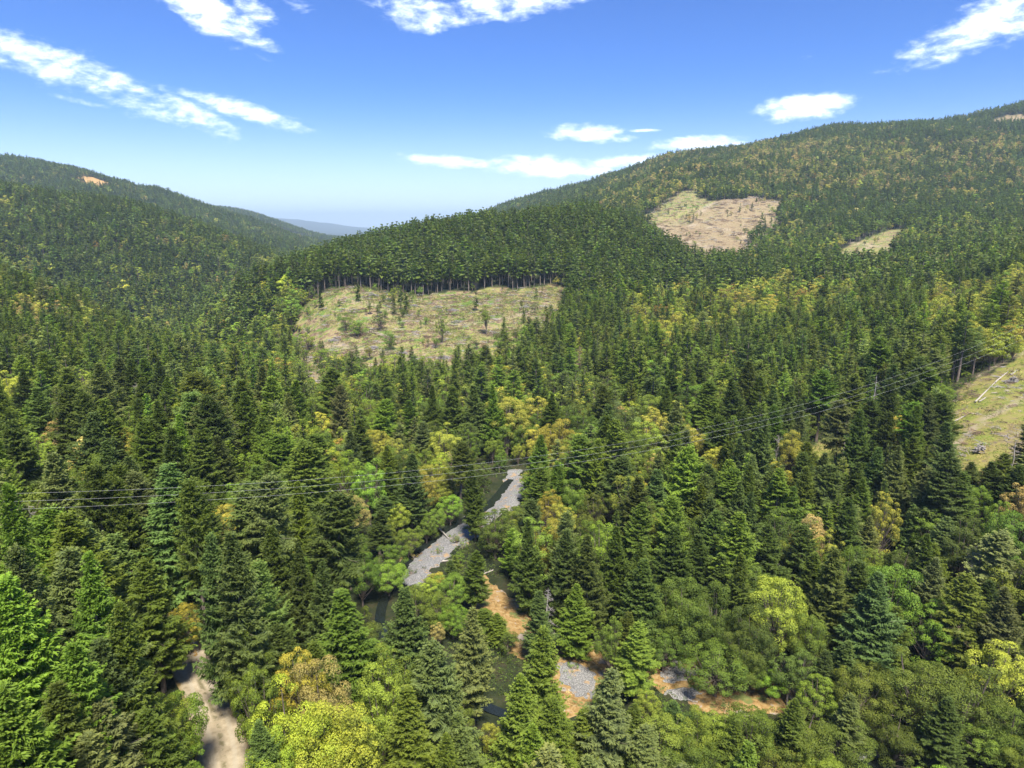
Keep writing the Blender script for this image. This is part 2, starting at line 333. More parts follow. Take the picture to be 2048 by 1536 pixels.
# sheets laid over the ground
def patch(name, poly, mat, cell=0.7, lift=0.16, jit=1.6, bump=0.05, edge=1.2):
    P = np.array(poly); x0, y0 = P.min(0)-2; x1, y1 = P.max(0)+2
    xs, ys = np.arange(x0, x1, cell), np.arange(y0, y1, cell); X, Y = np.meshgrid(xs, ys)
    Xj, Yj = X+(fbm(X/2.6, Y/2.6, 31)-.5)*2*jit, Y+(fbm(X/2.6, Y/2.6, 37)-.5)*2*jit
    ins = inpoly(Xj, Yj, poly); d = polydist(Xj, Yj, [*poly, poly[0]]); d = np.where(ins, d, -d)
    Z = ground(X, Y)+np.clip(d/edge, -1, 1)*lift+(fbm(X*1.5, Y*1.5, 41)-.5)*bump*2
    keep = (d[:-1, :-1] > -edge*.8) & (d[1:, 1:] > -edge*.8); idx = np.arange(X.size).reshape(X.shape)
    f = np.stack([idx[:-1, :-1], idx[:-1, 1:], idx[1:, 1:], idx[1:, :-1]], -1)[keep]
    us, inv = np.unique(f, return_inverse=True); V = np.stack([X, Y, Z], -1).reshape(-1, 3)[us]
    return obj(name, mesh_np(name, V, inv.reshape(f.shape), True), mats=[mat])
def mat_gravel():
    m, t = new_mat('river_gravel'); P = t.n('ShaderNodeNewGeometry').outputs['Position']
    v = t.n('ShaderNodeTexVoronoi'); t.put(v.inputs['Vector'], P); t.put(v.inputs['Scale'], 5.5)
    s = t.n('ShaderNodeSeparateColor'); t.put(s.inputs[0], v.outputs['Color'])
    c = t.ramp(s.outputs[0], [(0, (.21, .20, .185)), (.5, (.32, .31, .285)), (1, (.47, .455, .42))])
    c = t.mix(t.ss(v.outputs['Distance'], .42, .62), c, (.16, .155, .15)); n = t.noise(P, .35, 4, .6)
    c = t.mix(t.ss(n, .56, .68), c, (.40, .27, .14)); c = t.mix(t.ss(n, .42, .3), c, (.21, .24, .16))
    finish(t, c, .85, v.outputs['Distance'], .8, -.15); return m
def mat_dry():
    m, t = new_mat('dry_grass'); P = t.n('ShaderNodeNewGeometry').outputs['Position']
    n = t.noise(P, .9, 5, .65, .6); n2 = t.noise(P, .22, 4, .6)
    c = t.ramp(n, [(.3, (.13, .085, .03)), (.45, (.29, .175, .062)), (.58, (.37, .245, .10)), (.72, (.36, .30, .17))])
    c = t.mix(t.ss(n2, .56, .64), c, (.36, .30, .24)); c = t.mix(t.ss(n2, .43, .36), c, (.15, .17, .05))
    finish(t, c, .95, n, .8, .2); return m
def mat_road():
    m, t = new_mat('dirt_road'); P = t.n('ShaderNodeNewGeometry').outputs['Position']
    a = attr(t, 'across').outputs['Fac']; n = t.noise(P, .7, 5, .65); n2 = t.noise(P, 4, 3, .6); n3 = t.noise(P, .18, 3, .5)
    c = t.ramp(n, [(.3, (.24, .195, .125)), (.5, (.36, .295, .20)), (.7, (.45, .38, .27))])
    rut = t.m('ABSOLUTE', t.m('SUBTRACT', t.m('ABSOLUTE', t.m('ADD', a, t.m('MULTIPLY', t.m('SUBTRACT', n3, .5), .25))), .38))
    c = t.mix(t.m('MULTIPLY', t.ss(rut, .14, .04), .45), c, (.39, .345, .265))
    c = t.mix(t.m('MULTIPLY', t.ss(t.m('ABSOLUTE', a), .18, .02), t.ss(n, .42, .6)), c, (.17, .145, .08))
    c = t.mix(t.ss(t.m('ADD', t.m('ABSOLUTE', a), t.m('MULTIPLY', t.m('SUBTRACT', n, .5), .9)), .72, .95), c, (.25, .18, .075))
    finish(t, c, .95, n2, .5, .08); return m
M_GR, M_DRY, M_ROAD = mat_gravel(), mat_dry(), mat_road()
RP = road_xy; T = np.gradient(RP, axis=0); T /= np.linalg.norm(T, axis=1)[:, None]; Nn = np.stack([T[:, 1], -T[:, 0]], 1)
acr = np.linspace(-1, 1, 15); hw = 3.5+(fbm(np.arange(len(RP))/6, np.arange(len(RP))*0, 51)-.5)*1.2; hw = hw*np.clip(np.linspace(3.4, .8, len(RP)), .55, 1)
RX = RP[:, None, 0]+Nn[:, None, 0]*acr[None]*hw[:, None]; RY = RP[:, None, 1]+Nn[:, None, 1]*acr[None]*hw[:, None]
RZ = ground(RX, RY)+.12-.5*(np.abs(acr)[None] > .99)-.06*(np.abs(np.abs(acr)-.4) < .12)[None]
ii = np.arange(len(RP)-1)[:, None]*15+np.arange(14)[None]; Fr = np.stack([ii, ii+1, ii+16, ii+15], -1).reshape(-1, 4)
tag(obj('dirt_road', mesh_np('dirt_road', np.stack([RX, RY, RZ], -1).reshape(-1, 3), Fr, True, {'across': np.tile(acr, len(RP))}), mats=[M_ROAD]),
    'pale dirt road curving between tall trees', 'road', kind='structure')
for p in GRAVEL: tag(patch('gravel_bar', p, M_GR, lift=.3, bump=.12, jit=2.8), 'grey stony gravel bar of the creek', 'gravel', kind='structure')
for p in ORANGE: tag(patch('dry_grass_bank', p, M_DRY, lift=.14), 'orange dry grass bank beside the creek', 'bank', kind='structure')
def mat_water():
    m, t = new_mat('creek_water'); P = t.n('ShaderNodeNewGeometry').outputs['Position']
    finish(t, (.015, .02, .017), .12, t.noise(P, 1.2, 3, .6), .35, .1, .5); return m
CP = creek_xy; T = np.gradient(CP, axis=0); T /= np.linalg.norm(T, axis=1)[:, None]; Nn = np.stack([T[:, 1], -T[:, 0]], 1)
wd_ = np.where((CP[:, 1] < 168) & (CP[:, 0] < 55), 1.2, np.where(CP[:, 1] > 168, 1.8, 4.0))
CX = CP[:, None, 0]+Nn[:, None, 0]*np.array([-1, 0, 1])[None]*wd_[:, None]; CY = CP[:, None, 1]+Nn[:, None, 1]*np.array([-1, 0, 1])[None]*wd_[:, None]; CZ = np.repeat(creek_z[:, None], 3, 1)
ii = np.arange(len(CP)-1)[:, None]*3+np.arange(2)[None]
tag(obj('creek_water', mesh_np('creek_water', np.stack([CX, CY, CZ], -1).reshape(-1, 3), np.stack([ii, ii+1, ii+4, ii+3], -1).reshape(-1, 4), True), mats=[mat_water()]),
    'dark shallow creek under the trees', 'water', kind='structure')

# ------------------------------------------------------------------ tree meshes (unit: metres, fir 25 m tall with radius 4; broadleaf 16 m, radius 5)
def tube(pts, radii, n=6):
    P = np.array(pts, float); V, Fq = [], []
    for k in range(len(P)):
        t = P[min(k+1, len(P)-1)]-P[max(k-1, 0)]; t /= np.linalg.norm(t)+1e-9
        a = np.cross(t, [0, 0, 1.0]) if abs(t[2]) < .9 else np.cross(t, [1.0, 0, 0]); a /= np.linalg.norm(a); b = np.cross(t, a)
        for j in range(n): an = 2*PI*j/n; V.append(P[k]+radii[k]*(a*math.cos(an)+b*math.sin(an)))
    for k in range(len(P)-1):
        for j in range(n): Fq.append((k*n+j, k*n+(j+1) % n, (k+1)*n+(j+1) % n, (k+1)*n+j))
    return np.array(V), np.array(Fq)
class Bag:
    def __init__(s): s.V, s.F, s.n = [], [], 0
    def add(s, V, F): s.V.append(V); s.F.append(F+s.n); s.n += len(V)
    def get(s): return np.vstack(s.V), np.vstack(s.F)
def kites(p, d, side, L, W, droop=0.0, fold=0.25, mid=.45):
    """one bent four-cornered blade per row"""
    n = len(p); L = np.broadcast_to(L, n)[:, None]; W = np.broadcast_to(W, n)[:, None]
    nrm = np.cross(d, side); m = p+d*L*mid
    tip = p+d*L; tip[:, 2] -= np.broadcast_to(droop, n)*L[:, 0]
    V = np.stack([p, m+side*W-nrm*W*fold, tip, m-side*W-nrm*W*fold], 1).reshape(-1, 3)
    return V, np.arange(n*4).reshape(n, 4)
def norm(a): return a/(np.linalg.norm(a, axis=-1, keepdims=True)+1e-9)
def fir(seed, base=.2, R=4.0, H=25.0, lod=0, power=.8, sparse=0.0, up=.25):
    g = np.random.default_rng(seed); step = [.40, .8, 1.7][lod]; V, W_, F_ = [], [], []; var, fresh = [], []
    bend = g.normal(0, .25, 2)
    hs = base*H+.2; lean = lambda h: np.array([bend[0]*(h/H)**2, bend[1]*(h/H)**2])*1.2
    h = hs; limbs = Bag(); nb = [9, 8, 6][lod]; cnt = 0
    lob = g.uniform(0, 2*PI, 3)
    while h < H-.25:
        t = (H-h)/(H-base*H); prof = min(1, 1.12*max(t, 0)**(power*.95 if lod == 0 else power*.85 if lod == 1 else power*.72))*(1-.45*max(0, t-.72)/.28)*(.15 if t < .02 else 1)
        for b in range(nb):
            if g.random() < sparse*(.4+t): continue
            az = g.uniform(0, 2*PI); L = R*prof*g.uniform(.6, 1.2)*(1+.2*math.sin(az*2+lob[0]+h*.45)+.12*math.sin(az*3+lob[1]-h*1.1))+.25
            el = up+.08+.5*(1-t)**1.5-.42*t*g.uniform(.4, 1.4)+g.normal(0, .22)
            d0 = np.array([math.cos(az)*math.cos(el), math.sin(az)*math.cos(el), math.sin(el)])
            sd = np.array([-math.sin(az), math.cos(az), 0.0]); o = np.array([*lean(h), h+g.uniform(-.65, .65)*step*(1.2 if t > .05 else .2)])
            tone = g.uniform(0, .35); rl = g.normal(0, .45); sd = sd*math.cos(rl)+np.cross(d0, sd)*math.sin(rl)
            sag = (.10+.12*t)*g.uniform(.5, 1.4)
            def at(s): return o+d0*(s*L)[:, None]+np.array([0, 0, 1.0])*(-sag*L*np.sin(np.minimum(s, .85)*PI*.9)+.12*L*s**2.5)[:, None]
            if lod == 0:
                sp = .26; n = max(3, int(L/sp)); s = np.repeat(np.linspace(.14, 1, n), 2)+g.normal(0, .02, 2*n); sg = np.tile([1., -1.], n)
                tl = (.30+.34*L*(1-s)**.8*np.minimum(1, s*4))*g.uniform(.7, 1.3, 2*n)
                ang = g.uniform(.55, 1.05, 2*n)*np.where(s > .93, .3, 1)
                p0 = at(np.clip(s, 0, 1)); dd = norm(d0*np.cos(ang)[:, None]+sd*(sg*np.sin(ang))[:, None]+np.array([0, 0, 1])*g.normal(-.12, .16, 2*n)[:, None])
                # each side twig: three feathered blades
                for (off, da, ls) in ((0, 0, 1.0), (.30, .55, .62), (.42, -.55, .55), (.1, .35, .7)):
                    k = g.random(len(p0)) > .12
                    pp = p0+dd*(tl*off)[:, None]; sid = norm(np.cross(dd, [0, 0, 1.0]))
                    d2 = norm(dd*math.cos(da)+sid*math.sin(da)+g.normal(0, .14, dd.shape)); s2 = norm(np.cross(d2, [0, 0, 1.0])+g.normal(0, .35, dd.shape))
                    v, f = kites(pp[k], d2[k], s2[k], (tl*ls+.12)[k], g.uniform(.06, .115, k.sum()), .12)
                    V.append(v); c = np.clip(tone+g.uniform(0, .55, k.sum()), 0, 1); var.append(np.repeat(c, 4))
                    fr = np.clip(s[k]-.45, 0, 1)*1.5; fr = np.stack([fr*.3, fr*.6, fr+.15, fr*.6], 1); fresh.append(fr.ravel())
                if cnt % 4 == 0 and t > .25:
                    pb = at(np.array([0, .4, .8])); v, f = tube(pb, [.05, .035, .015], 3); limbs.add(v, f)
            elif lod == 1:
                n = 5 if L > 1.6 else 3; s = np.linspace(.12, .8, n); s = np.repeat(s, 2); sg = np.tile([1., -1.], n)
                tl = np.maximum(.45, .42*L*(1-s)**.7)*g.uniform(.75, 1.3, 2*n); p0 = at(s); ang = g.uniform(.35, .9, 2*n)
                dd = norm(d0*np.cos(ang)[:, None]+sd*(sg*np.sin(ang))[:, None]+np.array([0, 0, 1])*g.normal(-.08, .15, 2*n)[:, None]); s2 = norm(np.cross(dd, [0, 0, 1.0])+g.normal(0, .3, dd.shape))
                v, f = kites(p0, dd, s2, tl*1.25, g.uniform(.13, .24, 2*n)*(1 if L > 1.2 else .7), .12); V.append(v)
                var.append(np.repeat(np.clip(tone+g.uniform(0, .5, 2*n), 0, 1), 4)); fresh.append(np.repeat(s*.9, 4))
            else:
                n = 2; ang = np.array([.32, -.32])*g.uniform(.7, 1.4); p0 = at(np.array([.1, .1])); dd = norm(d0*np.cos(ang)[:, None]+sd*np.sin(ang)[:, None]); s2 = norm(np.cross(dd, [0, 0, 1.0])+g.normal(0, .3, dd.shape))
                v, f = kites(p0, dd, s2, L*g.uniform(.8, 1.05, 2), (.27*L+.25), .15); V.append(v); var.append(np.repeat(np.clip(tone+g.uniform(0, .5, 2), 0, 1), 4)); fresh.append(np.tile([0, .4, .8, .4], 2))
            cnt += 1
        h += step*g.uniform(.85, 1.15)*(1 if lod else (.8+.4*t))
    # leader shoot
    top = np.array([[*lean(H-.8), H-1.0]]*3); a = np.array([0, 2.1, 4.2]); s2 = np.stack([np.cos(a), np.sin(a), 0*a], 1)
    v, f = kites(top, np.array([[0, 0, 1.0]]*3), s2, 1.25, .1 if lod < 2 else .25); V.append(v); var.append(np.full(12, .4)); fresh.append(np.full(12, .7))
    V = np.vstack(V); F = np.arange(len(V)).reshape(-1, 4)
    n = 6 if lod < 2 else 3; hh = np.linspace(-1.5, H-.6, 9 if lod < 2 else 4); tv, tf = tube([[*lean(max(x, 0)), x] for x in hh], [.36*(1-max(x, 0)/H)**.8+.03 for x in hh], n)
    tb = Bag(); tb.add(tv, tf)
    if lod < 2:
        for k in range(26 if lod == 0 else 12):   # dead lower limbs
            az = g.uniform(0, 2*PI); z = g.uniform(.12, max(base+.22, .3))*H; Lb = g.uniform(.8, 2.6)*(R/4); el = g.uniform(-.35, .1)
            o = np.array([*lean(z), z]); e = o+Lb*np.array([math.cos(az), math.sin(az), math.sin(el)]); v, f = tube([o, (o+e)/2+[0, 0, -.08], e], [.05, .035, .012], 3); tb.add(v, f)
    if limbs.n: v, f = limbs.get(); tb.add(v, f)
    return (V, F, np.concatenate(var), np.concatenate(fresh)), tb.get()

def broad(seed, H=16.0, R=5.0, lod=0, peaks=1, base=.22, squash=1.0, leaf=1.0, ncl=None, gap=.15):
    """rounded crown made of many leafy domes over spreading limbs"""
    g = np.random.default_rng(seed); ncl = ncl or [80, 44, 18][lod]; tb = Bag(); cz = H*(base+1)/2; hz_ = H*(1-base)/2
    pk = [(np.zeros(2), 1.0, H)] if peaks == 1 else [(g.uniform(-.45, .45, 2)*R, g.uniform(.55, .75), H*(1-.0 if k == 0 else 1-g.uniform(.04, .22))) for k in range(peaks)]
    C = []
    for k in range(ncl):
        p, rs, top = pk[k % len(pk)]; u = g.uniform(-.75, 1); az = g.uniform(0, 2*PI); rr = g.uniform(.72, 1.0) if g.random() > .22 else g.uniform(.2, .7)
        s = math.sqrt(max(0, 1-u*u))**.8*rr; hzk = (top-base*H)/2; czk = base*H+hzk
        C.append([p[0]+R*rs*s*math.cos(az), p[1]+R*rs*s*math.sin(az), czk+hzk*u*rr*.93])
    C.append([pk[0][0][0], pk[0][0][1], H-.8]); C = np.array(C); V, var, fresh = [], [], []; cen = np.array([0, 0, cz])
    nl = [230, 62, 17][lod]; ls = [.21, .40, .95][lod]*leaf
    for c in C:
        cr = g.uniform(.55, 1.5)*R/5*(1 if lod < 2 else 1.25); out = norm((c-cen)/np.array([R, R, hz_])); tone = g.uniform(0, .3)
        n = int(nl*(cr/1.1)**1.3); dirs = norm(g.normal(0, 1, (n, 3))+out*.65+np.array([0, 0, .5])); rad = cr*g.uniform(.7, 1.08, n)**.6
        p = c+dirs*rad[:, None]*np.array([1, 1, .85*squash]); a = norm(g.normal(0, 1, (n, 3))*.75+dirs*.35-np.array([0, 0, .1])); a = norm(a-dirs*(a*dirs).sum(1)[:, None]*.55)
        nr = norm(dirs+g.normal(0, .4, (n, 3))); sd = norm(np.cross(a, nr))
        v, f = kites(p-a*ls*.5, a, sd, ls*g.uniform(.7, 1.35, n), ls*g.uniform(.28, .5, n), .1, .2); V.append(v)
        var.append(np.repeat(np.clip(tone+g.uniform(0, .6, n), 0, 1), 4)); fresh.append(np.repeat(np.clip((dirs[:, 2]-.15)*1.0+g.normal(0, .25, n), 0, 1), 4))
        if lod < 2 and g.random() < .7:
            z0 = g.uniform(base*.6, base+.35)*H*.8; o = np.array([c[0]*.08, c[1]*.08, z0]); md = (o+c)/2+np.array([0, 0, -.4]); v, f = tube([o, md, c], [.12, .075, .03], 4); tb.add(v, f)
    for (p, rs, top) in pk:
        v, f = tube([[0, 0, -1.2], [p[0]*.1, p[1]*.1, H*.2], [p[0]*.6, p[1]*.6, H*.55], [p[0], p[1], top-1.5]], [.30, .24, .14, .04], 6 if lod < 2 else 3); tb.add(v, f)
    V = np.vstack(V); return (V, np.arange(len(V)).reshape(-1, 4), np.concatenate(var), np.concatenate(fresh)), tb.get()

def snag(seed, H=22.0, dense=1.0, kind=0):
    """bare dead tree: kind 0 a conifer spire, kind 1 a spreading broadleaf skeleton"""
    g = np.random.default_rng(seed); T_, B_ = Bag(), Bag(); hh = np.linspace(-1, H, 9); w_ = g.normal(0, .12, (9, 2)).cumsum(0)*(1 if kind == 0 else 2)
    P = np.column_stack([w_, hh]); v, f = tube(P, [.30*(1-max(x, 0)/H)**.8+.02 for x in hh], 6); T_.add(v, f)
    def br(o, d, L, r, dep):
        pts = [o]; 
        for k in range(3): d = norm(d+g.normal(0, .16, 3)+np.array([0, 0, .04*(1 if kind else -1)])); pts.append(pts[-1]+d*L/3)
        v, f = tube(pts, [r, r*.75, r*.5, r*.2], 3); B_.add(v, f)
        if dep:
            for k in range(4): br(pts[1+k % 2]+(pts[2+k % 2]-pts[1+k % 2])*g.random(), norm(d+g.normal(0, .6, 3)), L*g.uniform(.35, .6), r*.55, dep-1)
    n = int((46 if kind == 0 else 18)*dense)
    for k in range(n):
        t = g.uniform(.25, .98) if kind == 0 else g.uniform(.3, .95); z = t*H; o = np.array([np.interp(z, hh, P[:, 0]), np.interp(z, hh, P[:, 1]), z]); az = g.uniform(0, 2*PI)
        el = g.uniform(-.3, .25) if kind == 0 else g.uniform(.2, 1.0); L = (2.4*(1-t)**.6+.4)*g.uniform(.6, 1.2)*(1 if kind == 0 else 1.9)
        br(o, np.array([math.cos(az)*math.cos(el), math.sin(az)*math.cos(el), math.sin(el)]), L, .06 if kind == 0 else .085, 1 if kind == 0 else 2)
    return T_.get(), B_.get()

def mat_foliage(name, inst, fresh_col, fresh_amt, lo=.7, hi=1.35, rough=.6, trans=.28):
    m, t = new_mat(name)
    if inst: col = attr(t, 'tint', 'INSTANCER').outputs['Color']
    else: col = t.n('ShaderNodeObjectInfo').outputs['Color']
    v = attr(t, 'var').outputs['Fac']; fr = attr(t, 'fresh').outputs['Fac']
    k = t.m('ADD', lo, t.m('MULTIPLY', v, hi-lo)); c = t.vm('SCALE', col); t.put(c.node.inputs['Scale'], k)
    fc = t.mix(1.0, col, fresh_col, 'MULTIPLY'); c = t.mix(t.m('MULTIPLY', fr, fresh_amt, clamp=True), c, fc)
    finish(t, c, rough, spec=.25, trans=(trans, t.mix(1.0, c, (1.25, 1.35, .6), 'MULTIPLY'))); return m
def mat_bark(name, c1, c2):
    m, t = new_mat(name); tcn = t.n('ShaderNodeTexCoord').outputs['Object']; n = t.noise(t.vm('MULTIPLY', tcn, (6, 6, .8)), 1.0, 4, .65)
    finish(t, t.ramp(n, [(.35, c1), (.65, c2)]), .9, n, .5, .05); return m
MF_O = mat_foliage('needles', False, (2.0, 1.75, 1.1), .75); MF_I = mat_foliage('needles_woods', True, (2.0, 1.75, 1.1), .75)
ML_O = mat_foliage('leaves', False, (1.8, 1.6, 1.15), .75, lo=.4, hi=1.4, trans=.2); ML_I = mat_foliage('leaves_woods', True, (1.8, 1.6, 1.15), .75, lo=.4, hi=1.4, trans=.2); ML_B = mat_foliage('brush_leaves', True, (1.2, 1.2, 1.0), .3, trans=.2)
M_BARK = mat_bark('bark', (.09, .07, .055), (.26, .21, .17)); M_DEAD = mat_bark('dead_wood', (.22, .19, .16), (.46, .42, .38)); M_DEADB = mat_bark('brown_dead_wood', (.20, .13, .08), (.38, .28, .19))

FIRP = [dict(base=.14, R=4.2, power=.78), dict(base=.2, R=3.6, power=.85, sparse=.1), dict(base=.48, R=3.9, power=.6, sparse=.18, up=.15), dict(base=.08, R=4.6, power=.9, sparse=.05), dict(base=.28, R=3.3, power=.7, sparse=.25, up=.3), dict(base=.17, R=4.0, power=.72, sparse=.3, up=.05), dict(base=.1, R=4.8, power=.62, sparse=.38, up=.2), dict(base=.36, R=3.4, power=.55, sparse=.3, up=.0)]
BRP = [dict(peaks=1), dict(peaks=3, H=17, R=4.8), dict(peaks=4, R=5.4, H=15), dict(peaks=1, R=4.0, H=17, base=.12), dict(peaks=2, base=.3, R=4.6), dict(peaks=5, R=5.2, base=.1), dict(peaks=6, R=5.0, base=.18, H=17, ncl=None), dict(peaks=3, R=4.2, base=.35, H=17)]
def mk(kind, i, lod):
    if kind == 'fir': (V, F, a, b), (tv, tf) = fir(100+i, lod=lod, **FIRP[i])
    else: (V, F, a, b), (tv, tf) = broad(200+i, lod=lod, **BRP[i])
    return V, F, a, b, tv, tf
def joined(name, kind, i, lod, fm):
    V, F, a, b, tv, tf = mk(kind, i, lod); z = np.zeros(len(tv))
    me = mesh_np(name, np.vstack([V, tv]), [F, tf+len(V)], False, {'var': np.r_[a, z], 'fresh': np.r_[b, z]}, np.r_[np.zeros(len(F)), np.ones(len(tf))])
    me.materials.append(fm); me.materials.append(M_BARK); return me
PARTS = {}
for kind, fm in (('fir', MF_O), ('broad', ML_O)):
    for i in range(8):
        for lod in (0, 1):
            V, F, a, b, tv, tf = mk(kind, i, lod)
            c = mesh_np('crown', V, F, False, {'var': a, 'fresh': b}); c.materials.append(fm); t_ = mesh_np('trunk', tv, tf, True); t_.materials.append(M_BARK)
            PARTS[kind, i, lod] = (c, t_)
print('lod0 fir faces', len(PARTS['fir', 0, 0][0].polygons), 'broad', len(PARTS['broad', 0, 0][0].polygons), 'lod1', len(PARTS['fir', 0, 1][0].polygons), len(PARTS['broad', 0, 1][0].polygons))

# ------------------------------------------------------------------ where the trees stand
TINT = {  # linear base colours by everyday name
 'dark green': (.040, .082, .026), 'deep green': (.052, .105, .026), 'blue-green': (.058, .105, .062), 'grey-green': (.082, .118, .068), 'olive green': (.085, .115, .026),
 'fresh green': (.085, .165, .030), 'bright green': (.12, .24, .030), 'yellow-green': (.14, .22, .035), 'golden green': (.135, .185, .045), 'tan': (.165, .205, .115), 'rusty': (.115, .115, .045)}
TINT = {'dark green': (.060, .095, .026), 'deep green': (.080, .122, .026), 'blue-green': (.080, .125, .046), 'grey-green': (.112, .150, .066), 'olive green': (.100, .145, .028),
 'fresh green': (.108, .175, .032), 'bright green': (.130, .220, .036), 'yellow-green': (.195, .250, .042), 'golden green': (.235, .250, .055), 'tan': (.28, .25, .12), 'rusty': (.18, .135, .05)}
TINT = {k: (c[0]*1.32, c[1]*1.25, c[2]*.92) for k, c in TINT.items()}
TN = list(TINT); TV = np.array([TINT[k] for k in TN])
rng = np.random.default_rng(42)
trees = []   # x, y, H, R, kind(0 fir 1 broad), variant, tint index, hand?
def add_hand(u, v, H, R, kind, var, tint, y=None, grp=None):
    """a tree whose top is seen at photo pixel (u, v)"""
    h = hit(u, v, H)
    if h is None: print('miss', u, v); return
    x, yy, z = h; trees.append((x, yy, H, R, 0 if kind == 'f' else 1, var, TN.index(tint), 1, z))
